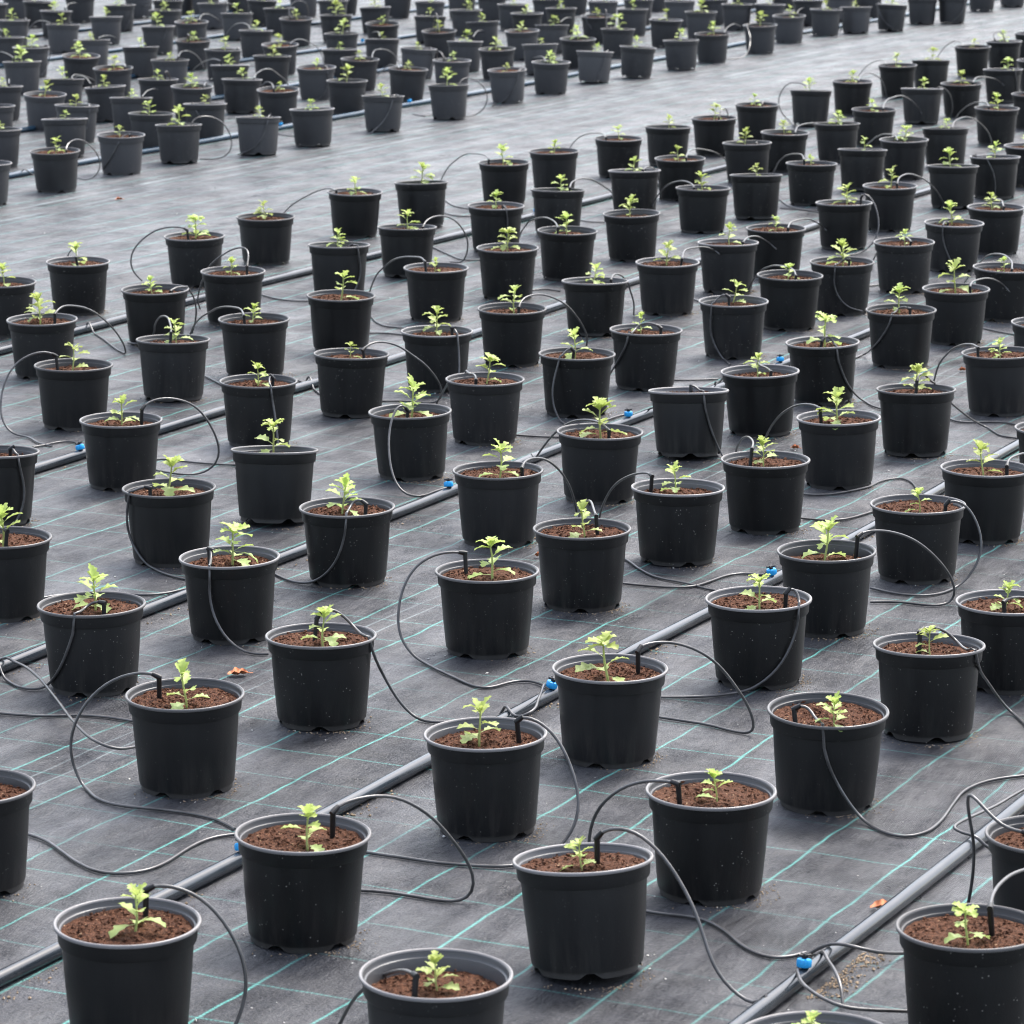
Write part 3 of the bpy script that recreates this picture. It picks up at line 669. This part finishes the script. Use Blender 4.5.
# hoses lying on the matting without a visible stake: label, points
LOOSE = [
('black hose curling over the matting between the leftmost front pot and a blue dripper', [(25,833),(45,840),(60,850),(80,864),(103,873),(125,874),(145,871),(165,863),(185,850),(200,842),(218,836),(238,834)]),
('long hose rising from the left edge and dropping behind a front-left pot', [(-40,690),(-15,668),(3,661),(20,664),(38,677),(55,697),(75,723),(95,741),(115,749),(134,747),(150,742)]),
('straight hose on the matting from the left edge behind the front-left pot', [(-20,711),(10,714),(45,716),(80,715),(108,717),(133,721),(160,724)]),
('thin hose running along the third pipe behind the left pots', [(42,598),(60,595),(100,592),(145,595),(168,593),(188,588)]),
('hose loop around the blue dripper at the bottom right', [(811,956),(803,960),(797,970),(799,979),(806,987),(820,997),(842,1007),(870,1010),(905,1011),(930,1013)]),
('short hose curving over the nearest pipe to the right pot', [(808,955),(818,948),(831,943),(845,944),(862,949),(885,953),(910,953)]),
('small upright hose hoop beside the bottom right blue dripper', [(814,955),(823,957),(832,966),(838,977),(842,990),(843,1007)]),
('dark hose snaking under the lone loop near the right edge', [(1030,786),(1012,796),(995,806),(975,815),(955,825),(953,829),(962,832),(973,840),(984,848),(996,851)]),
('black hose lying from the middle pot toward the blue dripper on the second pipe', [(620,583),(640,585),(665,587),(690,587),(708,582),(725,576),(742,573),(758,574),(770,579)]),
('short hose curving off the blue dripper beside the second pipe', [(554,683),(547,686),(542,691),(538,700),(533,711),(524,716),(512,717),(500,715)]),
('hose strand lying right of the blue dripper on the fourth pipe', [(150,460),(165,459),(190,462),(215,464),(236,465)]),
('short hose from the blue dripper toward the left edge pots', [(33,447),(45,445),(58,442),(70,441),(80,444)]),
('hose joining a tall-seedling pot to the turquoise dripper on the third pipe', [(394,510),(408,508),(425,501),(440,491),(451,488)]),
('pair strand of hose lying right of the crowded middle-left pots', [(297,380),(308,385),(320,394)]),
('hose strand lying between two mid-left pots by the fourth pipe', [(205,376),(215,381),(226,387)]),
('hose strand by the right side pot under a forked seedling', [(800,494),(820,495),(845,492),(863,488),(885,480),(900,478),(910,481),(918,490)]),
('lower hose strand beside the second pipe on the right', [(800,518),(820,520),(840,520),(858,516),(874,511)]),
('hose lying right of the flat-rimmed right pot', [(948,418),(960,422),(980,422),(1003,422),(1022,426)]),
('hose lying across the gap below the tipped pot', [(672,380),(695,380),(718,379)]),
('hose strand on the matting by the middle pots', [(515,435),(530,436),(550,437),(562,437)]),
('hose strand by the third pipe behind a dark pot', [(604,421),(615,417),(628,414),(640,415),(652,418)]),
('hose strand beside the fifth pipe on the left', [(262,295),(278,299),(295,301),(312,301)]),
('hose strand sagging by the row of pots at centre left', [(370,315),(378,323),(390,327),(405,328),(415,330)]),
('hose strand at centre near the tallest arch', [(368,333),(385,333),(405,335)]),
('hose strand right of a small-seedling pot', [(433,247),(450,255),(465,260),(482,260)]),
('upper hose strand near the walkway edge', [(445,200),(455,206),(470,209)]),
('hose strand beside a bare walkway pot', [(445,213),(458,216),(475,216)]),
('hose strand crossing behind a centre pot', [(532,290),(545,289),(560,291)]),
('twin hose strands lying by the right-centre pots', [(580,220),(592,222),(605,222)]),
('hose strand on the matting near a right pot', [(780,208),(795,209),(812,211),(822,213)]),
('curved hose strand right of the walkway-edge pots', [(779,199),(792,207),(808,210),(825,211)]),
('hose strand in the gap at right', [(868,286),(880,285),(892,283)]),
('hose strand lying below the right-hand arch', [(982,328),(1000,332),(1016,335)]),
('hose strand between two far right pots', [(690,298),(702,302),(715,306)]),
('hose strand at the left of the far pots', [(12,173),(25,176),(36,175)]),
('hose strand near the first far blue dripper', [(278,134),(290,136),(302,136)]),
('hose strand near the second far blue dripper', [(413,114),(425,116),(436,114)]),
]
CONNECT = [(236,846),(548,694),(811,966),(79,450),(452,494),(634,421),(534,215),(777,364),(766,586),(280,130),(110,124),(409,108),(360,40),(405,8),(339,78)]
LEAVES = [(883,909,'curled orange dry leaf on the matting beside the nearest pipe',0.040),(238,675,'orange dry leaf lying on the matting behind a front-left pot',0.040),
          (538,557,'small tan leaf scrap beside a middle pot',0.016),(795,449,'reddish leaf scrap beside the third pipe',0.022),(962,371,'rusty leaf scrap near the right edge',0.022),(119,200,'small red leaf scrap lying alone on the walkway',0.030)]
ORD = ['zeroth','first','second','third','fourth','fifth','sixth','seventh','eighth','ninth','tenth','eleventh','twelfth','thirteenth','fourteenth','fifteenth',
       'sixteenth','seventeenth','eighteenth','nineteenth','twentieth','twenty-first','twenty-second','twenty-third','twenty-fourth','twenty-fifth','twenty-sixth',
       'twenty-seventh','twenty-eighth','twenty-ninth','thirtieth']
PIPE_WORD = ['nearest pipe', 'second pipe', 'third pipe', 'fourth pipe', 'fifth pipe']
PIPES5 = [1.80, 2.83, 3.85, 4.905, 5.99]

TOWARD = {(81,57.5):-4,(45,95.5):-3,(113,69):-3.5,(192,87):-2,(278,91):-4,(316,68):-3,(408,70):-1,(360,60):-2,(439,32):-4,(382.5,25):-5,(452,61):-1,(507,71):-2,
 (551,63):-1,(578,39.5):-2,(522,32):-2,(597,17):-3,(712,34.5):-2,(760,26):-2,(789,16.5):-3,(296,19.5):-3,(191.5,22.5):-3,(193,41):-3,(280,45.5):-4,(55,152):-2,(121,136):-2,(497,50):-2}
class Pot: pass
pots = []
for src, block in ((POTS, 'front'), (FAR, 'far')):
    for i, (cx, cy, tilt, plant, hose) in enumerate(src):
        p = Pot(); p.block = block; tilt = TOWARD.get((cx, cy), tilt); tilt = tilt - 1.0 if block == 'front' and tilt == 0 and cy < 330 else tilt; p.tilt = R(tilt); p.plant = plant; p.hose = hose; p.i = i
        rimp = at_z(cx, cy, 0.158)
        roll = R(rnd.gauss(0, 0.7 if block == 'front' else 1.3))
        if (cx, cy) == (583, 863): roll = R(-2.6)
        if (cx, cy) == (105, 88): roll = R(-3.5)
        p.rot = Matrix.Rotation(-p.tilt, 4, 'X') @ Matrix.Rotation(roll, 4, 'Y')
        ax = p.rot @ Vector((0, 0, 1))
        b = rimp - ax * 0.158
        b.z = math.sin(abs(p.tilt) + abs(roll)) * 0.0758 * 0.55
        p.base = b; p.ax = ax; p.cx = cx; p.cy = cy
        p.deep = rnd.choice((0.002, 0.003, 0.004, 0.005, 0.007, 0.009))
        if (cx, cy) in ((436, 977), (826.5, 553), (815, 1042)): p.deep = 0.016
        if (cx, cy) in ((582, 530), (498, 472), (436, 269), (127.5, 925), (194.5, 237.5)): p.deep = 0.002
        p.u, p.v = uv(b)
        pots.append(p)
# two measured rims must never share one spot
for a in range(len(pots)):
    for b in range(a):
        d = pots[a].base - pots[b].base; d.z = 0
        if d.length < 0.206:
            m = d.normalized() * ((0.206 - d.length) / 2 + 0.001); pots[a].base += m; pots[b].base -= m
# ---- labels: row beside a pipe and order along it
def row_of(p):
    if p.block == 'front':
        k = min(range(5), key=lambda q: abs(PIPES5[q] - p.u))
        return ('front', k, 'near' if p.u < PIPES5[k] else 'far')
    return ('far', max(0, int(round((p.u - 8.17) / 0.47))), '')
rows = {}
for p in pots: rows.setdefault(row_of(p), []).append(p)
for r_, L in rows.items():
    L.sort(key=lambda q: q.v)
    for n_, p in enumerate(L): p.row = r_; p.n = n_ + 1
def hose_dir(p):
    if not p.hose: return None
    h = p.hose; x0 = h[0][0]
    a = [q for q in h if len(q) == 2]
    m = sum(q[0] for q in a) / len(a) - x0
    w = 0.13 * F * 0.2 / depth(p.base)
    return 'right' if m > w else 'left' if m < -w else None

# ---------------------------------------------------------------- build the pots
N_SEED = len(SEEDS)
def soil_point(p, q):
    """pixel -> point on the soil of pot p, kept inside the rim"""
    sz = (p.base + p.ax * (0.1527 - p.deep)).z + 0.001
    w = at_z(q[0], q[1], sz); c = p.base + p.ax * (0.1527 - p.deep)
    d = w - c; d.z = 0
    if d.length > 0.070: d = d.normalized() * 0.070
    r = Vector((c.x + d.x, c.y + d.y, sz)); return r
for p in pots:
    M = Matrix.Translation(p.base) @ p.rot @ Matrix.Rotation(rnd.random() * 6.283, 4, 'Z') @ Matrix.Diagonal((PS * (1 + rnd.gauss(0, .007)), PS * (1 + rnd.gauss(0, .007)), PS * (1 + rnd.gauss(0, .006)), 1))
    root = empty('potted_seedling', (0, 0, 0)); root.matrix_world = M
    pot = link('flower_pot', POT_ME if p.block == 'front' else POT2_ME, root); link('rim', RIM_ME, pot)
    so = link('soil', rnd.choice(SOILS), root, (0, 0, 0.150 - p.deep)); so.rotation_euler = (0, 0, rnd.random() * 6.28)
    size = ''
    if p.plant != 0:
        stem, fol, hv = SEEDS[rnd.randrange(N_SEED)]
        c = p.base + p.ax * (0.1527 - p.deep)
        if p.plant is None:
            w = c + Vector((rnd.uniform(-.03, .03), rnd.uniform(-.03, .03), 0.001)); sc = rnd.uniform(.75, 1.05); ln = rnd.uniform(-6, 6)
        else:
            bx, by, tx, ty = p.plant
            w = soil_point(p, (bx, by)); D = depth(w)
            px0, py0 = pix(w)
            hgt = (py0 - ty) / F * D / CT
            hgt *= 1.36 if p.block == 'far' else 1.06
            sc = min(1.6, max(0.72, hgt / hv)); ln = math.degrees(math.atan2((tx - px0) / F * D, max(hgt, 0.02)))
            ln = max(-22, min(22, ln)); size = 'tall ' if hgt > 0.062 else 'short ' if hgt < 0.042 else ''
        W = Matrix.Translation(w) @ Matrix.Rotation(R(ln), 4, 'Y') @ Matrix.Rotation(rnd.random() * 6.283, 4, 'Z') @ Matrix.Scale(sc, 4)
        sd = link('seedling', stem, root)
        sd.matrix_local = M.inverted() @ W
        link('foliage', fol, sd)
    hd = hose_dir(p)
    last = len(rows[p.row]) == p.n
    order = ORD[p.n] + ' from left'
    if p.block == 'front':
        what = 'tipped ' if abs(p.tilt) > R(4.5) else ''
        if p.plant == 0: lab = f'tipped black pot without seedling, {p.row[2]} side of {PIPE_WORD[p.row[1]]}, {order}'
        else:
            plant = f'{size}seedling' + (f', hose arching {hd}' if hd else '')
            lab = f'{what}black pot with {plant}, {p.row[2]} side of {PIPE_WORD[p.row[1]]}, {order}'
        grp = 'potted seedlings in the front block'
    else:
        plant = f'{size}seedling' + (f', hose arching {hd}' if hd else '')
        where = f'{ORD[p.row[1] + 1]} row beyond the walkway'
        lab = f'black pot with {plant}, {where}, {order}'
        grp = 'potted seedlings beyond the walkway'
    if len(lab.replace(',', ' ').split()) > 16: lab = lab.replace('black pot with ', '').replace(', hose', ' pot, hose', 1)
    tag(root, lab, 'potted plant', grp)
    p.place = (f'{p.row[2]} side of {PIPE_WORD[p.row[1]]}' if p.block == 'front' else f'{ORD[p.row[1] + 1]} row beyond walkway') + ', ' + order

# ---------------------------------------------------------------- hoses
GRID = {}
for p in pots: GRID.setdefault((int(p.base.x // 0.5), int(p.base.y // 0.5)), []).append(p)
def near_pots(w):
    a, b = int(w.x // 0.5), int(w.y // 0.5)
    return [q for i in (-1, 0, 1) for j in (-1, 0, 1) for q in GRID.get((a + i, b + j), [])]
RH = 0.0027
def wall_r(h):
    if h < 0.128: return 0.0795 + 0.012 * h / 0.128
    return 0.0950 if h < 0.150 else 0.1005
def pipe_h(w):
    """height of the top of a pipe under this ground point"""
    u = w.dot(DN)
    for pu in PIPE_U:
        d = abs(u - pu)
        if d < 0.016: return math.sqrt(max(0, 0.0165 ** 2 - d * d)) + 0.0125
    return 0
def clear(pts, own):
    out = []
    for w in pts:
        w = w.copy()
        view = (w - CAM).normalized()
        for q in near_pots(w):
            d = w - q.base; h = d.dot(q.ax)
            if h > H_POT + RH or h < -0.02: continue
            rad = (d - q.ax * h).length; lim = wall_r(max(0, h)) + RH + 0.001
            if rad >= lim: continue
            if q is own and h > 0.135 and rad < 0.084: continue
            if q is own and h > 0.143:      # crossing the rim: lift over it
                w = w + q.ax * (H_POT + RH + 0.001 - h); continue
            best = None
            if h < 0.012:                   # lying on the ground: slide round the base
                r2 = d - q.ax * h; r2 = r2.normalized() if r2.length > 1e-5 else Vector((0, 1, 0))
                w = w + r2 * (lim - rad); continue
            for k in range(1, 120):
                for s in (-1, 1):
                    c = w + view * (s * k * 0.003); dd = c - q.base; hh = dd.dot(q.ax); rr = (dd - q.ax * hh).length
                    if rr >= wall_r(max(0, hh)) + RH + 0.001 or hh > H_POT + RH: best = c; break
                if best: break
            if best: w = best
        lo = max(RH + 0.0008, pipe_h(w) + RH * 0.9)
        if w.z < lo: w.z = lo
        out.append(w)
    return out
def in_front(pts, own):
    """a hose that lands in front of its pot hangs down the outside of the pot's front wall"""
    out = []
    for w in pts:
        d = (w - CAM); L = d.length; d = d / L
        hit = None
        s = L - 0.32
        while s < L:
            c = CAM + d * s - own.base; h = c.dot(own.ax)
            if -0.02 < h < H_POT + 0.001 and (c - own.ax * h).length < wall_r(max(0, h)) + RH + 0.0015:
                if h > H_POT - 0.008 and (c - own.ax * h).length < wall_r(h) - 0.006: break
                hit = s; break
            s += 0.002
        out.append(w if hit is None else CAM + d * (hit - 0.001))
    return out
def smooth(pts, n=2):
    for _ in range(n):
        pts = [pts[0]] + [(pts[i - 1] + pts[i] * 2 + pts[i + 1]) / 4 for i in range(1, len(pts) - 1)] + [pts[-1]]
    return pts
def local_mesh(name, pts, rad, org, mat, n=8):
    V = []; Fc = []; sweep([q - org for q in pts], rad, V, Fc, n); return mesh(name, V, Fc, mat, True, 60)

def build_hose(p):
    h = [tuple(q) for q in p.hose]
    # top of the stake: the point of the first ray at stake height nearest to the pot's inside
    soil = p.base + p.ax * (0.1527 - p.deep)
    best = None; dr = ray(h[0][0], h[0][1]); D0 = depth(soil)
    for k in range(-60, 61):
        D = D0 + k * 0.0025; w = CAM + dr * (D / F); d = w - soil; rad = math.hypot(d.x, d.y)
        c = abs(d.z - 0.040) + max(0, rad - 0.072) * 6
        if best is None or c < best[0]: best = (c, w)
    top = best[1]; d = top - soil; d.z = 0
    if d.length > 0.078: top -= d * (1 - 0.078 / d.length)
    if top.z < soil.z + 0.018: top.z = soil.z + 0.018
    flat = [q for q in h if len(q) == 3]
    lean = Vector((rnd.uniform(-.008, .008), rnd.uniform(-.008, .008), 0))
    foot = Vector((top.x, top.y, soil.z - 0.02)) + lean
    dd = foot - soil; dd.z = 0
    if dd.length > 0.072: foot -= dd * (1 - 0.072 / dd.length)
    land = at_z(flat[0][0], flat[0][1], RH + 0.001) if flat else None
    if land is None:
        s = 1 if h[-1][0] >= h[0][0] else -1
        land = p.base + Vector((s * 0.07, 0.15, 0)); land.z = RH + 0.001
    Da, Db = depth(top), depth(land)
    air = [q for q in h if len(q) == 2]
    cum = [0.0]
    full = air + [flat[0][:2] if flat else pix(land)]
    for a, b in zip(full, full[1:]): cum.append(cum[-1] + math.hypot(b[0] - a[0], b[1] - a[1]))
    P = [top]
    for k in range(1, len(air)):
        t = cum[k] / cum[-1]; D = Da + (Db - Da) * t
        w = at_depth(air[k][0], air[k][1], D)
        if w.z < RH: w = at_z(air[k][0], air[k][1], RH + 0.001)
        if w.z > 0.42: w.z = 0.42
        P.append(w)
    P.append(land)
    for q in flat[1:]: P.append(at_z(q[0], q[1], RH + 0.001))
    # far too long a leap in depth means a hidden landing: pull it in
    S = catmull(P, 0.012 if p.block == 'front' else 0.02)
    wpx = F * 0.2 / depth(p.base)
    over = any(abs(q[0] - p.cx) < 0.43 * wpx and q[1] > p.cy + 0.13 * wpx for q in air)
    if flat and (over or Db < depth(p.base) + 0.06):
        S = smooth(in_front(S, p), 2)
        S = smooth(in_front(S, p), 1)
    S = smooth(clear(S, p), 2); S = clear(S, p); S = smooth(S, 1)
    S = [q + Vector((noise.noise(q * 9 + Vector((p.cx, 0, 0))), noise.noise(q * 9 + Vector((0, p.cy, 5))), 0.5 * noise.noise(q * 9 + Vector((3, 3, p.cx)))))* (0.0025 * min(1, k / 4)) for k, q in enumerate(S)]
    S = clear(S, p)
    org = Vector((foot.x, foot.y, soil.z))
    root = empty('drip_hose', org)
    link('hose', local_mesh('hose', S, RH, org, M_HOSE, 8 if p.block == 'front' else 6), root)
    V = []; Fc = []
    t = (S[1] - S[0]).normalized(); q = top + Vector((0, 0, 0.002))
    sweep([foot - org, foot.lerp(top, .5) - org, q - org], [0.0034, 0.0042, 0.0044], V, Fc, 8)
    sweep([top - t * 0.004 - org, top + t * 0.004 - org, top + t * 0.013 - org], [0.0044, 0.0048, 0.0038], V, Fc, 8)
    link('stake', mesh('stake', V, Fc, M_STAKE, True, 60), root)
    hd = hose_dir(p)
    lab = f'drip hose {"arching " + hd + " " if hd else "rising "}from pot on {p.place}'
    tag(root, lab, 'drip hose', 'drip hoses of the front block' if p.block == 'front' else 'drip hoses beyond the walkway')
for p in pots:
    if p.hose: build_hose(p)
for lab, pts in LOOSE:
    P = [at_z(x, y, RH + 0.001) for x, y in pts]
    if 'loop' in lab or 'upright' in lab or 'rising' in lab or 'curving' in lab:
        for k in range(1, len(P) - 1): 
            hgt = 0.03 * math.sin(math.pi * k / (len(P) - 1))
            P[k] = at_z(pts[k][0], pts[k][1], RH + 0.001 + hgt)
    S = smooth(clear(smooth(clear(catmull(P, 0.012), None), 2), None), 1)
    o = link('drip_hose', local_mesh('drip_hose', S, RH, S[0], M_HOSE), None, S[0])
    tag(o, lab, 'drip hose', 'hoses lying on the matting')

# ---------------------------------------------------------------- pipes with blue drippers
def dripper_mesh():
    V = []; Fc = []
    n = 24; b = len(V)
    prof = [(0.0, 0.0), (0.0098, 0.0), (0.0112, 0.0015), (0.0112, 0.0095), (0.0098, 0.0115), (0.006, 0.0125), (0.0, 0.0125)]
    for j, (r, z) in enumerate(prof):
        for i in range(n):
            a = 2 * math.pi * i / n; rr = r * (1.0 if i % 2 or j not in (2, 3) else 0.92)
            V.append((rr * math.cos(a), rr * math.sin(a), z))
    for j in range(len(prof) - 1):
        for i in range(n):
            k = (i + 1) % n; Fc.append((j * n + i, j * n + k, (j + 1) * n + k, (j + 1) * n + i))
    return mesh('dripper', V, Fc, M_BLUE, True, 35)
def barb_mesh():
    V = []; Fc = []
    sweep([Vector((0, 0, -0.006)), Vector((0, 0, 0.0)), Vector((0, 0, 0.002))], 0.004, V, Fc, 8)
    sweep([Vector((0, 0, 0.012)), Vector((0, 0, 0.018)), Vector((0, 0, 0.0195))], [0.0042, 0.0042, 0.003], V, Fc, 8)
    for a in (0.4, 2.0, 3.5, 5.1):
        sweep([Vector((0, 0, 0.0165)), Vector((0.010 * math.cos(a), 0.010 * math.sin(a), 0.0175))], 0.0021, V, Fc, 6)
    return mesh('barb', V, Fc, M_STAKE, True, 40)
DRIP_ME = dripper_mesh(); BARB_ME = barb_mesh()
PR = 0.0120
pipe_words = ['pipe out of frame', 'nearest black irrigation pipe, crossing the bottom right corner', 'second irrigation pipe from the front, with a pale highlight and blue drippers',
 'third irrigation pipe from the front, running behind the left pots', 'fourth irrigation pipe from the front, with a blue dripper at far left',
 'fifth irrigation pipe, last one before the open walkway', 'first irrigation pipe beyond the walkway, bluish, behind the front row', 'second irrigation pipe beyond the walkway, mostly hidden by pots',
 'third irrigation pipe beyond the walkway, glimpsed between pots', 'fourth irrigation pipe beyond the walkway, glimpsed near the top', 'fifth irrigation pipe beyond the walkway, nearest the top edge']
PIPE_OBJ = {}
for k, u in enumerate(PIPE_U):
    if k == 0 or k > 10: continue
    v0, v1 = (2.2, 14.5) if k < 6 else (8.0, 30.0)
    org = DN * u + DV * v0; org.z = 0
    pts = []; m = int((v1 - v0) / 0.12)
    for i in range(m + 1):
        v = (v1 - v0) * i / m
        off = 0.014 * math.sin(v * 0.9 + k * 2.1) + 0.008 * math.sin(v * 2.3 + k)
        pts.append(Vector((off, v, PR)))
    V = []; Fc = []; sweep(pts, PR, V, Fc, 16)
    o = link('irrigation_pipe', mesh('irrigation_pipe', V, Fc, M_PIPE if k < 6 else M_PIPE_BLUE, True, 60), None, org); o.rotation_euler = (0, 0, -AZ)
    tag(o, pipe_words[k], 'pipe', 'irrigation pipes')
    PIPE_OBJ[k] = (o, v0, u)
for (x, y) in CONNECT:
    w = at_z(x, y, 0.020); u, v = uv(w)
    for _ in range(8):
        k = min(PIPE_OBJ, key=lambda q: abs(PIPE_OBJ[q][2] - u)); g = DN * PIPE_OBJ[k][2] + DV * v; g.z = 0.03
        v += (x - pix(g)[0]) * depth(g) / F / DV.x * 0.55
    k = min(PIPE_OBJ, key=lambda q: abs(PIPE_OBJ[q][2] - u)); o, v0, pu = PIPE_OBJ[k]
    vv = v - v0; off = 0.014 * math.sin(vv * 0.9 + k * 2.1) + 0.008 * math.sin(vv * 2.3 + k)
    d = link('dripper', DRIP_ME, o, (off, vv, 2 * PR + 0.001)); d.rotation_euler = (rnd.uniform(-.2, .2), rnd.uniform(-.3, .3), rnd.random() * 6)
    link('barb', BARB_ME, d)

# ---------------------------------------------------------------- dry leaves and scattered grains
for (x, y, lab, L) in LEAVES:
    r = random.Random(int(x)); V = []; Fc = []
    c = at_z(x, y, 0.002); n = 14
    for i in range(n + 1):
        s = i / n; w = L * 0.36 * (math.sin(math.pi * min(1, s * .97 + .02)) ** 0.7) * (1 + 0.35 * math.sin(s * 19 + x))
        for cc in (-1, -.5, 0, .5, 1):
            V.append(((s - .5) * L, cc * w, 0.003 + 0.009 * cc * cc * math.sin(s * 3) + 0.004 * abs(s - .5) + 0.0012 * math.sin(s * 14 + cc * 2)))
    for i in range(n):
        for q in range(4):
            a = i * 5 + q; Fc.append((a, a + 1, a + 6, a + 5))
    b = len(V); sweep([Vector((L * .48, 0, .005)), Vector((L * .6, L * .03, .004)), Vector((L * .74, L * .1, .003))], 0.0009, V, Fc, 5)
    o = link('fallen_leaf', mesh('fallen_leaf', V, Fc, M_LEAF_DRY), None, c); o.rotation_euler = (0, 0, r.uniform(-.4, .4)); o.location.z = 0.0005
    tag(o, lab, 'leaf')

def grains(name, mat, spots, label):
    V = []; Fc = []
    for (c, s) in spots:
        b = len(V)
        a = rnd.random() * 6.28
        ex = Vector((math.cos(a), math.sin(a), 0)) * s * rnd.uniform(.8, 1.5); ey = Vector((-math.sin(a), math.cos(a), 0)) * s * rnd.uniform(.6, 1.1); ez = Vector((0, 0, s * rnd.uniform(.6, 1)))
        for q in (ex, -ex, ey, -ey, ez, -ez): V.append(c + q * rnd.uniform(.75, 1.1) + Vector((0, 0, s * .5)))
        for f in ((0, 2, 4), (2, 1, 4), (1, 3, 4), (3, 0, 4), (2, 0, 5), (1, 2, 5), (3, 1, 5), (0, 3, 5)): Fc.append(tuple(b + t for t in f))
    o = link(name, mesh(name, V, Fc, mat, False)); tag(o, label, None, None, 'stuff')
white = []; sand = []
for p in pots:
    if p.block != 'front' or p.base.y > 12: continue
    a0 = rnd.uniform(-.8, .6) - 0.6
    for _ in range(rnd.randrange(25, 90)):
        a = a0 + rnd.gauss(0, 0.75); rr = 0.080 + abs(rnd.gauss(0, 0.013))
        sand.append((p.base * 1 + Vector((rr * math.cos(a), rr * math.sin(a), -p.base.z)), rnd.uniform(.0008, .0022)))
    for _ in range(rnd.randrange(2, 8)):
        a = rnd.random() * 6.28; rr = 0.082 + abs(rnd.gauss(0, 0.03))
        white.append((p.base + Vector((rr * math.cos(a), rr * math.sin(a), -p.base.z)), rnd.uniform(.0011, .0024)))
for u0, n, v0, v1 in ((1.80, 3600, 3.9, 6.4), (2.83, 700, 3.6, 9), (3.85, 300, 4.5, 10), (4.905, 150, 7, 12)):
    for _ in range(n):
        v = rnd.uniform(v0, v1)
        if noise.noise(Vector((v * 2.2, u0, 0))) < -0.1: continue
        w = DN * (u0 - 0.017 - abs(rnd.gauss(0, 0.020))) + DV * v
        sand.append((w, 0.0009 + 0.0026 * rnd.random() ** 2))
for _ in range(2200):
    w = DN * rnd.uniform(1.2, 7.5) + DV * rnd.uniform(2.5, 13)
    white.append((w, 0.0008 + 0.0024 * rnd.random() ** 3))
grains('perlite_grains', M_PERL, white, 'white perlite grains strewn over the matting')
grains('sandy_grit', M_GRIT, sand, 'tan grit lying along the pipes and around pot bases')

# ---------------------------------------------------------------- light, camera
SUN_EL, SUN_AZ = R(58), R(30)      # azimuth from +Y towards +X
w = bpy.data.worlds.new('World'); scene.world = w; w.use_nodes = True
nt = w.node_tree; bg = nt.nodes['Background']
sky = nt.nodes.new('ShaderNodeTexSky'); sky.sky_type = 'NISHITA'; sky.sun_disc = False
sky.sun_elevation = SUN_EL; sky.sun_rotation = SUN_AZ; sky.air_density = 1.0; sky.dust_density = 4.0; sky.ozone_density = 1.0
hs = nt.nodes.new('ShaderNodeHueSaturation'); hs.inputs['Saturation'].default_value = 0.66
nt.links.new(sky.outputs[0], hs.inputs['Color']); nt.links.new(hs.outputs[0], bg.inputs['Color'])
bg.inputs['Strength'].default_value = 0.14
sl = bpy.data.lights.new('sun', 'SUN'); sl.energy = 1.3; sl.angle = R(18); sl.color = (1.0, 0.975, 0.94)
so = bpy.data.objects.new('sun', sl); COL.objects.link(so)
sd = Vector((math.cos(SUN_EL) * math.sin(SUN_AZ), math.cos(SUN_EL) * math.cos(SUN_AZ), math.sin(SUN_EL)))
so.rotation_euler = sd.to_track_quat('Z', 'Y').to_euler(); so.location = (0, 8, 20)

cam = bpy.data.cameras.new('camera'); co = bpy.data.objects.new('camera', cam); COL.objects.link(co)
co.location = CAM; co.rotation_euler = (math.pi / 2 - TILT, 0, 0)
cam.sensor_width = 36; cam.sensor_fit = 'HORIZONTAL'; cam.lens = F / 1024 * 36; cam.clip_start = 0.1; cam.clip_end = 300
cam.dof.use_dof = True; cam.dof.focus_distance = 7.0; cam.dof.aperture_fstop = 17
scene.camera = co
scene.cycles.filter_width = 1.1; scene.render.resolution_x = 1024; scene.render.resolution_y = 1024
vs = scene.view_settings; vs.view_transform = 'Standard'; vs.look = 'None'; vs.gamma = 1; vs.use_curve_mapping = False; vs.exposure = 1.76
